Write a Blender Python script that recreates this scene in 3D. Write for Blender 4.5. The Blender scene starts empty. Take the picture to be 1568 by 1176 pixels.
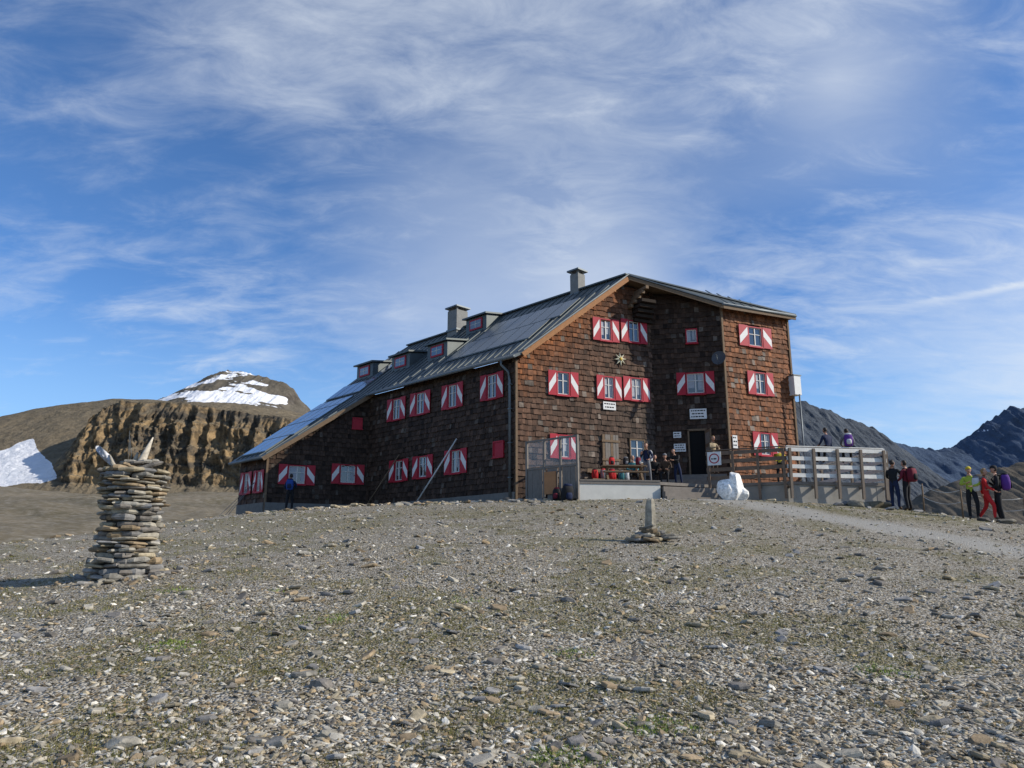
import bpy, bmesh, math, random
import numpy as np
from mathutils import Vector, Matrix
random.seed(7); rng=np.random.default_rng(11)
sc=bpy.context.scene
COL=sc.collection
# ------------------------------------------------------------------ helpers
def link(o,parent=None):
    COL.objects.link(o)
    if parent is not None: o.parent=parent
    return o
def empty(name,loc=(0,0,0)):
    e=bpy.data.objects.new(name,None); e.location=loc; COL.objects.link(e); return e
def newmat(name):
    m=bpy.data.materials.new(name); m.use_nodes=True
    nt=m.node_tree; b=nt.nodes['Principled BSDF']; return m,nt,b
def N(nt,t,**k):
    n=nt.nodes.new(t)
    for a,v in k.items(): setattr(n,a,v)
    return n
def mixc(nt,fac,a,b,blend='MIX'):
    n=nt.nodes.new('ShaderNodeMix'); n.data_type='RGBA'; n.blend_type=blend
    for sock,val in ((n.inputs[0],fac),(n.inputs[6],a),(n.inputs[7],b)):
        if isinstance(val,(float,int)): sock.default_value=val
        elif isinstance(val,tuple): sock.default_value=(*val,1)
        else: nt.links.new(val,sock)
    return n.outputs[2]
def ramp(nt,src,p0,p1,c0=(0,0,0),c1=(1,1,1)):
    r=nt.nodes.new('ShaderNodeValToRGB'); r.color_ramp.elements[0].position=p0; r.color_ramp.elements[1].position=p1
    r.color_ramp.elements[0].color=(*c0,1); r.color_ramp.elements[1].color=(*c1,1)
    nt.links.new(src,r.inputs[0]); return r.outputs[0]
def noise(nt,scale,detail=5,rough=.55,vec=None,dist=0):
    n=N(nt,'ShaderNodeTexNoise'); n.inputs['Scale'].default_value=scale; n.inputs['Detail'].default_value=detail
    n.inputs['Roughness'].default_value=rough; n.inputs['Distortion'].default_value=dist
    if vec is not None: nt.links.new(vec,n.inputs['Vector'])
    return n.outputs[0]
def bump(nt,b,h,strength=.5,dist=.02):
    n=nt.nodes.new('ShaderNodeBump'); n.inputs['Strength'].default_value=strength; n.inputs['Distance'].default_value=dist
    nt.links.new(h,n.inputs['Height']); nt.links.new(n.outputs[0],b.inputs['Normal'])
def simple(name,col,rough=.7,metal=0,var=.25,scale=6,bmp=.15,spec=.3):
    m,nt,b=newmat(name); g=N(nt,'ShaderNodeNewGeometry').outputs['Position']
    n=noise(nt,scale,6,.6,g)
    c=mixc(nt,n,tuple(x*(1-var) for x in col),tuple(min(1,x*(1+var)) for x in col))
    nt.links.new(c,b.inputs['Base Color']); b.inputs['Roughness'].default_value=rough; b.inputs['Metallic'].default_value=metal
    b.inputs['Specular IOR Level'].default_value=spec
    if bmp: bump(nt,b,noise(nt,scale*5,4,.6,g),bmp,.01)
    return m
def attrmat(name,rough=.85,scale=14,var=.35,bmp=.4,bd=.01,fine=60):
    m,nt,b=newmat(name); g=N(nt,'ShaderNodeNewGeometry').outputs['Position']
    a=N(nt,'ShaderNodeAttribute',attribute_name='Col').outputs['Color']
    n=noise(nt,scale,4,.65,g); dk=ramp(nt,n,.3,.7,(1-var,)*3,(1+var,)*3)
    c=mixc(nt,1.0,a,dk,'MULTIPLY'); nt.links.new(c,b.inputs['Base Color']); b.inputs['Roughness'].default_value=rough
    b.inputs['Specular IOR Level'].default_value=.2
    if bmp: bump(nt,b,noise(nt,fine,3,.6,g),bmp,bd)
    return m
class MB:
    def __init__(s): s.v=[];s.f=[];s.m=[];s.c=[];s.sm=[];s.mats=[]
    def mi(s,m):
        if m not in s.mats: s.mats.append(m)
        return s.mats.index(m)
    def add(s,v,f,m,col=(1,1,1),smooth=False):
        o=len(s.v); s.v+= [tuple(map(float,p)) for p in v]; s.c+=[col]*len(v); k=s.mi(m)
        for q in f: s.f.append(tuple(i+o for i in q)); s.m.append(k); s.sm.append(smooth)
    def box(s,p,ax,ay,az,m,col=(1,1,1)):
        p,ax,ay,az=map(lambda t:np.array(t,float),(p,ax,ay,az))
        v=[p,p+ax,p+ax+ay,p+ay]; v+=[q+az for q in v]
        s.add(v,[(0,3,2,1),(4,5,6,7),(0,1,5,4),(1,2,6,5),(2,3,7,6),(3,0,4,7)],m,col)
    def beam(s,a,b,w,h,m,col=(1,1,1),up=(0,0,1)):
        a=np.array(a,float);b=np.array(b,float);d=b-a;l=np.linalg.norm(d);d/=l
        u=np.array(up,float); r=np.cross(d,u); 
        if np.linalg.norm(r)<1e-4: r=np.cross(d,np.array([1,0,0.]))
        r/=np.linalg.norm(r); u=np.cross(r,d)
        s.box(a-r*w/2-u*h/2,d*l,r*w,u*h,m,col)
    def tube(s,pts,rad,m,n=8,col=(1,1,1),flat=1.0):
        pts=[np.array(p,float) for p in pts]
        if not hasattr(rad,'__len__'): rad=[rad]*len(pts)
        V=[];Fs=[]
        for i,p in enumerate(pts):
            d=(pts[min(i+1,len(pts)-1)]-pts[max(i-1,0)]); d/=np.linalg.norm(d)+1e-9
            r=np.cross(d,[0,0,1.]); 
            if np.linalg.norm(r)<.05: r=np.cross(d,[0,1.,0])
            r/=np.linalg.norm(r); u=np.cross(r,d)
            for k in range(n):
                t=2*math.pi*k/n; V.append(p+rad[i]*(math.cos(t)*r+flat*math.sin(t)*u))
        for i in range(len(pts)-1):
            for k in range(n):
                a=i*n+k;b2=i*n+(k+1)%n; Fs.append((a,b2,b2+n,a+n))
        Fs.append(tuple(range(n))[::-1]); Fs.append(tuple(range((len(pts)-1)*n,len(pts)*n)))
        s.add(V,Fs,m,col,True)
    def obj(s,name,parent=None,loc=None):
        me=bpy.data.meshes.new(name); me.from_pydata(s.v,[],s.f)
        for m in s.mats: me.materials.append(m)
        me.polygons.foreach_set('material_index',s.m); me.polygons.foreach_set('use_smooth',s.sm)
        ca=me.color_attributes.new('Col','FLOAT_COLOR','POINT')
        ca.data.foreach_set('color',np.c_[np.array(s.c,float).reshape(-1,3),np.ones(len(s.v))].ravel())
        me.update()
        o=bpy.data.objects.new(name,me)
        return link(o,parent)
def hsh(ix,iy,seed): 
    v=np.sin(ix*127.1+iy*311.7+seed*74.7)*43758.5453; return v-np.floor(v)
def vn(x,y,seed=0):
    ix=np.floor(x);iy=np.floor(y);fx=x-ix;fy=y-iy;fx=fx*fx*(3-2*fx);fy=fy*fy*(3-2*fy)
    a=hsh(ix,iy,seed);b=hsh(ix+1,iy,seed);c=hsh(ix,iy+1,seed);d=hsh(ix+1,iy+1,seed)
    return (a*(1-fx)+b*fx)*(1-fy)+(c*(1-fx)+d*fx)*fy
def fbm(x,y,o=5,seed=0,ridge=False):
    s=0;a=.5;t=0
    for i in range(o):
        n=vn(x*2**i+i*3.7,y*2**i+i*1.3,seed+i*13)
        if ridge: n=1-np.abs(2*n-1)
        s=s+a*n;t+=a;a*=.55
    return s/t
def sst(a,b,x):
    t=np.clip((x-a)/(b-a),0,1); return t*t*(3-2*t)
def gridobj(name,X,Y,Z,mat,cols=None,attrs=None,smooth=True,parent=None):
    nr,nc=X.shape; v=np.stack([X,Y,Z],-1).reshape(-1,3)
    i=np.arange(nr*nc).reshape(nr,nc); f=np.stack([i[:-1,:-1],i[:-1,1:],i[1:,1:],i[1:,:-1]],-1).reshape(-1,4)
    me=bpy.data.meshes.new(name); me.vertices.add(len(v)); me.vertices.foreach_set('co',v.ravel())
    me.loops.add(len(f)*4); me.loops.foreach_set('vertex_index',f.ravel().astype(np.int32))
    me.polygons.add(len(f)); me.polygons.foreach_set('loop_start',np.arange(0,len(f)*4,4,dtype=np.int32))
    me.polygons.foreach_set('use_smooth',np.full(len(f),smooth)); me.update(calc_edges=True); me.validate()
    for k,a in (attrs or {}).items():
        at=me.attributes.new(k,'FLOAT','POINT'); at.data.foreach_set('value',a.ravel().astype(np.float32))
    me.materials.append(mat); return link(bpy.data.objects.new(name,me),parent)
# ------------------------------------------------------------------ camera
TH=math.atan(272/1178.0)
cd=bpy.data.cameras.new("camera"); cam=bpy.data.objects.new("camera",cd); COL.objects.link(cam); sc.camera=cam
cd.lens=27.05; cd.sensor_width=36; cam.rotation_euler=(math.pi/2+TH,0,0); cd.clip_start=.1; cd.clip_end=30000
# ------------------------------------------------------------------ light and sky
AZ=9
SD=Vector((math.cos(math.radians(AZ)),-math.sin(math.radians(AZ)),0))*math.cos(math.radians(31)); SD.z=math.sin(math.radians(31))
sl=bpy.data.lights.new("sun",'SUN'); sl.energy=5.0; sl.angle=math.radians(.5); sl.color=(1,.93,.81)
so=bpy.data.objects.new("sun",sl); COL.objects.link(so); so.rotation_euler=SD.to_track_quat('Z','Y').to_euler(); so.location=(40,-5,40)
w=bpy.data.worlds.new("World"); sc.world=w; w.use_nodes=True; nt=w.node_tree
sky=N(nt,'ShaderNodeTexSky'); sky.sky_type='NISHITA'; sky.sun_disc=False; sky.sun_elevation=math.radians(31); sky.sun_rotation=math.radians(90+AZ)
sky.altitude=2500; sky.air_density=1.0; sky.dust_density=.3; sky.ozone_density=2.0
tint=mixc(nt,1.0,sky.outputs[0],(.76,1.11,1.43),'MULTIPLY')
tc=N(nt,'ShaderNodeTexCoord').outputs['Generated']
sep=N(nt,'ShaderNodeSeparateXYZ'); nt.links.new(tc,sep.inputs[0])
def math_(op,a,b=None,c=None,clamp=False):
    n=N(nt,'ShaderNodeMath',operation=op); n.use_clamp=clamp
    for i,v in enumerate((a,b,c)):
        if v is None: continue
        if isinstance(v,(int,float)): n.inputs[i].default_value=v
        else: nt.links.new(v,n.inputs[i])
    return n.outputs[0]
zz=math_('ADD',math_('MAXIMUM',sep.outputs[2],0.0),.24)
cx=math_('DIVIDE',sep.outputs[0],zz); cy=math_('DIVIDE',sep.outputs[1],zz)
cmb=N(nt,'ShaderNodeCombineXYZ'); nt.links.new(cx,cmb.inputs[0]); nt.links.new(cy,cmb.inputs[1])
def mapped(rot,scl,loc=(0,0,0)):
    m=N(nt,'ShaderNodeMapping'); nt.links.new(cmb.outputs[0],m.inputs[0]); m.inputs['Rotation'].default_value=(0,0,math.radians(rot)); m.inputs['Scale'].default_value=scl; m.inputs['Location'].default_value=loc
    return m.outputs[0]
n1=noise(nt,1.9,11,.59,mapped(-25,(.72,1.2,1),(3.1,.4,0)),.35)
n2=noise(nt,.8,3,.5,mapped(-20,(.9,1.0,1),(7.3,2.2,0)),.2)
n3=noise(nt,8.0,9,.64,mapped(-38,(.7,1.45,1),(1.3,5.1,0)),.5)
def mrange(src,a,b,c,d,sm=True):
    mr=N(nt,'ShaderNodeMapRange')
    if sm: mr.interpolation_type='SMOOTHSTEP'
    nt.links.new(src,mr.inputs[0])
    for i,v in enumerate((a,b,c,d)): mr.inputs[i+1].default_value=v
    return mr.outputs[0]
comb=math_('ADD',math_('MULTIPLY',n1,.56),math_('ADD',math_('MULTIPLY',n2,.26),math_('MULTIPLY',n3,.42)))
def blob(d,r0,r1,amp):
    n=N(nt,'ShaderNodeVectorMath',operation='DISTANCE'); nt.links.new(tc,n.inputs[0]); n.inputs[1].default_value=d
    dd=math_('ADD',n.outputs['Value'],math_('ADD',math_('MULTIPLY',math_('SUBTRACT',n1,.5),.5),math_('MULTIPLY',math_('SUBTRACT',n3,.5),.3)))
    return mrange(dd,r0,r1,amp,0)
bl=math_('ADD',blob((.365,.765,.53),-.08,.13,.16),blob((.07,.92,.385),.0,.26,.11))
bl=math_('ADD',bl,blob((-.1,.80,.58),.0,.45,.05))
bl=math_('ADD',bl,blob((-.42,.89,.19),.0,.22,-.08))
bl=math_('ADD',bl,blob((.60,.78,.15),.0,.30,.15))
bl=math_('ADD',bl,blob((.28,.93,.24),.0,.14,-.08))
bl=math_('ADD',bl,blob((.12,.97,.30),-.02,.12,.13))
bl=math_('ADD',bl,blob((-.12,.94,.31),-.02,.16,.07))
comb=math_('ADD',comb,bl)
cfac=mrange(comb,.52,1.0,0,1)
dp=N(nt,'ShaderNodeVectorMath',operation='DOT_PRODUCT'); nt.links.new(tc,dp.inputs[0]); dp.inputs[1].default_value=(.184,.226,-.956)
ab=math_('ABSOLUTE',math_('ADD',dp.outputs['Value'],math_('MULTIPLY',math_('SUBTRACT',n3,.5),.02)))
strk=math_('MULTIPLY',mrange(ab,.0,.0065,.34,0),mrange(sep.outputs[0],.40,.56,0,1))
hz=mrange(sep.outputs[2],.33,.06,0,.66)
base=mixc(nt,hz,tint,(3.2,5.1,7.1))
cf2=math_('ADD',math_('MULTIPLY',cfac,.95),strk,clamp=True)
skyc=mixc(nt,cf2,base,(6.3,6.8,7.4))
bg=nt.nodes['Background']; nt.links.new(skyc,bg.inputs[0]); bg.inputs[1].default_value=.125
sc.view_settings.view_transform='Standard'; sc.view_settings.look='None'; sc.view_settings.exposure=0
# ------------------------------------------------------------------ terrain function
CP=[(0,-10,-2.6),(-15,-5,-2.8),(15,-5,-2.4),(0,0,-1.6),(0,6,-1.15),(6,8,-.95),(-6,8,-1.0),(0,13,-.15),(0,20,.9),(0,27,1.9),(0,31,2.35),(0,36,2.6),
(10.6,29.5,2.2),(8,22,1.15),(17.5,27,1.2),(11,17,.15),(-6.5,13,-.26),(-13,20,.4),(-9,14,-.35),(-20,28,-.3),(-24,20,-.9),(-12,30,1.6),(-8,20,.5),(-10,33,2.0),(-12.5,38.9,2.1),(-8,41,2.7),(-16,42,1.0),(-20,40,-.2),(0,45,2.6),(10,42,2.5),(-5,55,1.5),(15.2,30.5,1.85),(20,33,.5),(24,30,-.3),(22,45,-2),(0,70,-1),(30,60,-8),(-30,60,-1.5),(40,20,-4),(-40,20,-2.5),(30,0,-3.5),(-30,0,-3.5),(0,-40,-5)]
P=np.array(CP,float)
def U(r2): return np.where(r2>0,.5*r2*np.log(np.maximum(r2,1e-12)),0)
n_=len(P); K=U(((P[:,None,:2]-P[None,:,:2])**2).sum(-1))+np.eye(n_)*0.5
Q=np.c_[np.ones(n_),P[:,:2]]; M_=np.zeros((n_+3,n_+3)); M_[:n_,:n_]=K; M_[:n_,n_:]=Q; M_[n_:,:n_]=Q.T
Wt=np.linalg.solve(M_,np.r_[P[:,2],0,0,0])
def Gv(x,y):
    x=np.asarray(x,float);y=np.asarray(y,float)
    z=Wt[n_]+Wt[n_+1]*x+Wt[n_+2]*y
    for i in range(n_): z=z+Wt[i]*U((x-P[i,0])**2+(y-P[i,1])**2)
    r=np.hypot(x,y)
    L=sst(.10,-.30,x/np.maximum(np.abs(y),1))*(y>0)
    far=(1-L)*(-3-70*sst(50,400,r))+L*(-.8+.125*np.clip(r-60,-20,120)+3.6*(fbm(x*.035,y*.05,6,51)-.5)*sst(60,110,r))
    t=sst(45,85,r)
    z=z*(1-t)+far*t
    z=z+.07*(fbm(x*.9,y*.9,4,3)-.5)*sst(2,6,r)*(1+3*t)
    return z
def G(x,y): return float(Gv(np.array([x]),np.array([y]))[0])
az=np.radians(np.concatenate([np.linspace(-180,-44,110,endpoint=False),np.linspace(-44,44,560,endpoint=False),np.linspace(44,180,111)]))
rr=np.concatenate([np.linspace(.05,4,18,endpoint=False),np.geomspace(4,42,300,endpoint=False),np.geomspace(42,450,140,endpoint=False),np.geomspace(450,9000,30)])
R_,A_=np.meshgrid(rr,az,indexing='ij'); X=R_*np.sin(A_); Y=R_*np.cos(A_); Z=Gv(X,Y)
pl=np.array([(7.5,30),(8.3,27.5),(9.0,23.2),(10.3,20.2),(11.4,17),(13.5,12),(16,5)])
def dpoly(x,y):
    d=np.full(np.shape(x),1e9)
    for a,b in zip(pl[:-1],pl[1:]):
        e=b-a; t=np.clip(((x-a[0])*e[0]+(y-a[1])*e[1])/(e@e),0,1); d=np.minimum(d,np.hypot(x-a[0]-t*e[0],y-a[1]-t*e[1]))
    return d
def pathv(x,y): return sst(1.6,.4,dpoly(x,y)+1.2*(fbm(x*.7,y*.7,4,9)-.5))
def greenv(x,y):
    g=sst(.50,.68,fbm(x*.75,y*.75,6,21))*.60
    g=np.maximum(g,sst(5.5,1,np.hypot((x-12.5)*.8,y-26))*.95*(fbm(x,y,3,5)>.38))
    g=np.maximum(g,sst(6.5,0,np.abs(y-24-.1*x))*.45*sst(.40,.62,fbm(x*.6,y*.6,4,33)))
    return np.clip(g,0,1)*(1-pathv(x,y))
near=R_<60
pth=np.zeros_like(X); grn=np.zeros_like(X); pth[near]=pathv(X[near],Y[near]); grn[near]=greenv(X[near],Y[near])
farv=sst(40,75,R_)
m,nt2,b=newmat("gravel_ground"); g=N(nt2,'ShaderNodeNewGeometry').outputs['Position']
ap=N(nt2,'ShaderNodeAttribute',attribute_name='path').outputs['Fac']; ag=N(nt2,'ShaderNodeAttribute',attribute_name='green').outputs['Fac']; af=N(nt2,'ShaderNodeAttribute',attribute_name='far').outputs['Fac']
na=noise(nt2,.35,6,.6,g); nb=noise(nt2,9,6,.7,g)
vo=N(nt2,'ShaderNodeTexVoronoi'); nt2.links.new(g,vo.inputs['Vector']); vo.inputs['Scale'].default_value=30
vo2=N(nt2,'ShaderNodeTexVoronoi'); nt2.links.new(g,vo2.inputs['Vector']); vo2.inputs['Scale'].default_value=65
soil=mixc(nt2,ramp(nt2,na,.35,.65),(.155,.120,.074),(.225,.188,.130))
soil=mixc(nt2,ramp(nt2,nb,.35,.65),soil,(.098,.080,.050))
peb=N(nt2,'ShaderNodeSeparateColor'); nt2.links.new(vo.outputs['Color'],peb.inputs[0])
soil=mixc(nt2,ramp(nt2,peb.outputs[0],.60,.66),soil,mixc(nt2,peb.outputs[1],(.24,.21,.165),(.50,.47,.41)))
peb2=N(nt2,'ShaderNodeSeparateColor'); nt2.links.new(vo2.outputs['Color'],peb2.inputs[0])
soil=mixc(nt2,ramp(nt2,peb2.outputs[0],.74,.78),soil,(.42,.39,.33))
gn=mixc(nt2,nb,(.095,.090,.030),(.190,.165,.065))
def mul(nt,a,b_):
    q=N(nt,'ShaderNodeMath',operation='MULTIPLY'); nt.links.new(a,q.inputs[0])
    if isinstance(b_,float): q.inputs[1].default_value=b_
    else: nt.links.new(b_,q.inputs[1])
    return q.outputs[0]
soil=mixc(nt2,mul(nt2,ag,ramp(nt2,nb,.36,.55)),soil,gn)
soil=mixc(nt2,mul(nt2,ap,.8),soil,mixc(nt2,nb,(.26,.25,.22),(.46,.44,.40)))
nf=noise(nt2,.06,8,.65,g,.5); nf2=noise(nt2,.9,6,.7,g)
fc=mixc(nt2,ramp(nt2,nf,.38,.62),(.110,.094,.058),(.205,.170,.118)); fc=mixc(nt2,ramp(nt2,nf2,.45,.70),fc,(.27,.24,.19))
soil=mixc(nt2,af,soil,fc)
nt2.links.new(soil,b.inputs['Base Color']); b.inputs['Roughness'].default_value=.95; b.inputs['Specular IOR Level'].default_value=.1
hs=N(nt2,'ShaderNodeMath',operation='SUBTRACT'); hs.inputs[0].default_value=1; nt2.links.new(vo.outputs['Distance'],hs.inputs[1])
bump(nt2,b,hs.outputs[0],.9,.03)
MG=m
gridobj("ground",X,Y,Z,MG,attrs={'path':pth,'green':grn,'far':farv})
# ------------------------------------------------------------------ distant terrain
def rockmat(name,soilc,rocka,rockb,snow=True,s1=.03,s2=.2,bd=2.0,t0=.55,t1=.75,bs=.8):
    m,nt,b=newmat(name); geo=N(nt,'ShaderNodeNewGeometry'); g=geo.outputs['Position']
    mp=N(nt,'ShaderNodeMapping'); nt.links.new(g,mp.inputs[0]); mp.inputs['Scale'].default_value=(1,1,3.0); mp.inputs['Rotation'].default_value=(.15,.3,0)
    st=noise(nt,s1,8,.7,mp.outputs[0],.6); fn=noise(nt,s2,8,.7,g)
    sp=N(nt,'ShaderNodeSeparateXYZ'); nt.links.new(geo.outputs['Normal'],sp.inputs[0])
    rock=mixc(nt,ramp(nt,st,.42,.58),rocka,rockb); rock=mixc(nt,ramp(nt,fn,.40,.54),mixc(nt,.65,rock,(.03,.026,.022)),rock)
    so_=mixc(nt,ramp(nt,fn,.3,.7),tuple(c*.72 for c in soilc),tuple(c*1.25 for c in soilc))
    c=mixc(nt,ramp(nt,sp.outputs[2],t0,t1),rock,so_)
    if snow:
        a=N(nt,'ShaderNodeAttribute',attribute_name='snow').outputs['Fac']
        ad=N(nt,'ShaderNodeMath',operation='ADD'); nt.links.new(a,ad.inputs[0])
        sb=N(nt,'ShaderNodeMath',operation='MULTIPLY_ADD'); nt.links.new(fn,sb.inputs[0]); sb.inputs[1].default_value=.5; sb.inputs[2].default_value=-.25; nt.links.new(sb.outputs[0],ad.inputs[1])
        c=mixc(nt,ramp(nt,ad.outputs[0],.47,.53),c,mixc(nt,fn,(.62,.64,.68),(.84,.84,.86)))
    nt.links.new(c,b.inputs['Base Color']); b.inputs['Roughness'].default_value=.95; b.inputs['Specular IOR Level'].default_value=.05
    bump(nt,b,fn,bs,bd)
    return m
# left hill
xs=np.linspace(-300,10,1100); ts=np.concatenate([np.linspace(0,.12,24,endpoint=False),np.linspace(.12,.48,230,endpoint=False),np.linspace(.48,1.05,90,endpoint=False),np.linspace(1.05,1.6,20)])
Xh,Th=np.meshgrid(xs,ts)
crest=np.interp(Xh,[-420,-250,-169,-156,-142,-131,-118,-105,-83,-74,-48,-20,30],[30,40,46,49,51,52.3,52.3,50.5,49.5,48.5,42,34,20])
bas=np.interp(Xh,[-420,-160,-60,30],[6,10,11,9])
cl=sst(-122,-104,Xh+8*(fbm(Xh*.03,Th*6,3,70)-.5))
prof_s=np.clip(Th,0,1)**.9
tt=np.clip(Th,0,1)
cb0=.20+.12*(fbm(Xh*.045,Xh*0,4,71)-.5)
wd_=.14
tk=np.clip((tt-cb0)/wd_,0,1)
stair=tk+.055*np.sin(tk*2*np.pi*3+3*fbm(Xh*.04,Xh*0,3,72))
prof_c=np.where(tt<cb0,tt/cb0*.20,np.where(tt<cb0+wd_,.20+stair*.54,.74+.26*(np.maximum(tt-cb0-wd_,0)/(1-cb0-wd_))**.8))
pf=prof_s*(1-cl)+prof_c*cl
Yh=178+70*Th+ (Th>1)*(Th-1)*200
Zh=bas+(crest-bas)*pf
Zh=np.where(Th>1,crest-(Th-1)*10,Zh)
mid=np.exp(-((pf-.46)/.27)**4)*cl*(Th<1)
r1=fbm(Xh*.085+Zh*.015,Zh*.012,3,4,True); r2=fbm(Xh*.32+Zh*.05,Zh*.06,4,8,True); r3=fbm(Xh*1.1,Zh*.5,3,18,True)
Yh=Yh-mid*(10*(r1-.6)+6*(r2-.6)+3.0*(r3-.6))
Zh=Zh+(1.8*(fbm(Xh*.05,Yh*.06,6,14)-.5)*(1-.4*mid)+1.3*(fbm(Xh*.16,Th*14,5,16,True)-.5)+1.8*(r3-.6)*mid)*np.clip(Th*4,0,1)*np.where(np.abs(Th-1)<.12,.35,1)
tx=Xh/Yh; tz=Zh/Yh
def el(cx_,cz_,rx,rz,rot=0):
    c_,s_=math.cos(rot),math.sin(rot); dx=tx-cx_; dz=tz-cz_
    u_=dx*c_+dz*s_; v_=-dx*s_+dz*c_
    return 1-np.hypot(u_/rx,v_/rz)
jn=.006*(fbm(Xh*.12,Yh*.15,5,31)-.5)*2
topz=np.interp(tx,[-1.2,-.70,-.665,-.640,-.629,-.618,-.600,-.585],[.118,.136,.143,.153,.156,.140,.124,.100])
botz=np.interp(tx,[-1.2,-.67,-.61,-.585],[.090,.094,.099,.104])
wedge=np.minimum(np.minimum(topz-tz,tz-botz),(-.587-tx)*.6)+jn
sn=np.maximum(np.clip(wedge/.006,-1,1),np.maximum(el(-.530,.134,.024,.0055,-.75),el(-.463,.098,.012,.006))+.3*(fbm(Xh*.12,Yh*.12,4,31)-.5))
gridobj("hill",Xh,Yh,Zh,rockmat("hill_rock",(.175,.143,.098),(.34,.235,.125),(.105,.09,.072),True,.06,.40,1.0,.50,.74,1.0),attrs={'snow':np.clip(sn*.8+.4,0,1)})
def ridge(name,prof,dist,basez,depth,mat,snowf=None,na=12,nx=420,nt_=90,seed=1,amp=.12):
    px=[p[0] for p in prof]; pz=[p[1] for p in prof]
    xs=np.linspace(px[0],px[-1],nx); ts=np.linspace(0,1.5,nt_); Xr,Tr=np.meshgrid(xs,ts)
    cz=np.interp(Xr,px,pz); t=np.clip(Tr,0,1); H=cz-basez
    Zr=basez+H*np.where(Tr<=1,t**1.15,1-(Tr-1)*.8)
    sc_=1/dist*na
    er=fbm(Xr*sc_,Tr*1.5,6,seed,True)-.55
    Zr=Zr+H*amp*er*np.minimum(1,np.abs(1-Tr)*5+.12)+H*.03*(fbm(Xr*sc_*8,Tr*12,4,seed+3,True)-.5)
    Yr=dist-depth*(1-Tr)
    S=snowf(Xr,Zr,Tr) if snowf else np.zeros_like(Xr)
    return gridobj(name,Xr,Yr,Zr,mat,attrs={'snow':S})
def snowpk(X,Z,T):
    n=fbm(X*.035+Z*.09,Z*.13-X*.02,5,77)
    s=.5+3.0*(n-.51)+.6*(fbm(X*.10,Z*.3,4,78)-.5)
    s=s+.40*sst(152,138,Z)*sst(-335,-300,X)
    s=s-1.4*sst(-312,-335,X)*sst(140,152,Z)-1.3*sst(-226,-204,X)*sst(141,148,Z)-.9*sst(-206,-192,X)
    s=s-.35*np.exp(-((X+288)/14)**2)*sst(150,160,Z)
    return np.clip(s,0,1)*(T<1.1)
ridge("snowy_peak",[(-420,110),(-370,130),(-330,146),(-313,153),(-295,163),(-284,169),(-269,174.5),(-255,173),(-241,170.5),(-216,164),(-203,157),(-197,147),(-185,135),(-150,110),(-90,80)],700,60,220,rockmat("peak_rock",(.12,.105,.082),(.15,.13,.105),(.09,.08,.07),True,.02,.05,4),snowpk,seed=5,amp=.05,nx=700,nt_=240)
dm=rockmat("hazy_mountain_rock",(.080,.092,.108),(.070,.080,.095),(.135,.145,.152),True,.006,.02,20)  # bluish base colours carry the atmospheric haze over the rock
def sp1(X,Z,T): return np.clip(.9-np.hypot((X-718)/26,(Z-262)/7),0,1)*(T<=1.05)
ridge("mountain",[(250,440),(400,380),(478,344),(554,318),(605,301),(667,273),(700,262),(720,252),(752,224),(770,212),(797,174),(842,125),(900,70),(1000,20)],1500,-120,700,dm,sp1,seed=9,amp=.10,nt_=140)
dm2=rockmat("far_hazy_mountain_rock",(.065,.092,.14),(.06,.085,.13),(.11,.135,.175),True,.003,.01,30)  # stronger blue in the rock colours paints the distance haze
def sp2(X,Z,T): return np.clip(.9-np.hypot((X-1380)/35,(Z-517)/10),0,1)+np.clip(.9-np.hypot((X-1850)/50,(Z-500)/7),0,1)
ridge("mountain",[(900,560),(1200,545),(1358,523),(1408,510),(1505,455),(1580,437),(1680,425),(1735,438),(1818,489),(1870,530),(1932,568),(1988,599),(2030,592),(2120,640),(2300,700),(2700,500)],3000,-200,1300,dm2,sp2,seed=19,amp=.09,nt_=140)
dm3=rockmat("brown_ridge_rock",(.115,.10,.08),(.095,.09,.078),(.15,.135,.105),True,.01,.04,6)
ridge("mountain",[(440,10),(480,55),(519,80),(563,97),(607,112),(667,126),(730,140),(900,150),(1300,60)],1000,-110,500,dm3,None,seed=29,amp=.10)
# ------------------------------------------------------------------ hut
C0=np.array([.17,33.]);d1=np.array([-.698,.716]);d2=np.array([.9135,.407]);p1=np.array([.716,.698])
C1=C0+d1*11.3; C2=C1-d2*5.15; Pq=C0+d2*7.2; d3=np.array([.976,-.216]); B1=Pq+d3*3.34; B2=B1+d2*4.1
class Wall:
    def __init__(s,o,d,sg): s.o=o;s.d=d;s.n=np.array([d[1],-d[0]])*sg
    def p(s,a,z,n=0): q=s.o+s.d*a+s.n*n; return np.array([q[0],q[1],z])
    def ax(s,l): return np.array([*(s.d*l),0])
    def nx(s,l): return np.array([*(s.n*l),0])
WA=Wall(C0,d2,1);WB=Wall(C0,d1,-1);WW=Wall(C1,-d2,-1);WL=Wall(C2,d1,-1);WD=Wall(Pq,d3,1);WR=Wall(B1,d2,1)
TAN=.84; PR=5.25
def zr(pe): return 9.05+(TAN*pe if pe>0 else .74*pe)
def rp(al,pe,h=0):
    q=C0+d1*al+p1*pe; return np.array([q[0],q[1],zr(pe)+h])
hut=empty("mountain_hut",(0,0,0))
M_base=simple("dark_wood_backing",(.028,.019,.013),.9)
M_sh=attrmat("wood_shingles",.75,5,.45,.5,.006,70)
M_red=simple("red_paint",(.38,.012,.028),.5,var=.25,bmp=.05)
M_wht=simple("white_paint",(.70,.69,.66),.5,var=.10,bmp=.05)
M_frm=simple("window_frame_white",(.60,.58,.54),.5,var=.1,bmp=0)
M_wood=simple("weathered_wood",(.17,.115,.07),.8,var=.45,scale=9)
M_owood=simple("larch_fascia",(.34,.155,.06),.7,var=.4,scale=8)
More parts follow.
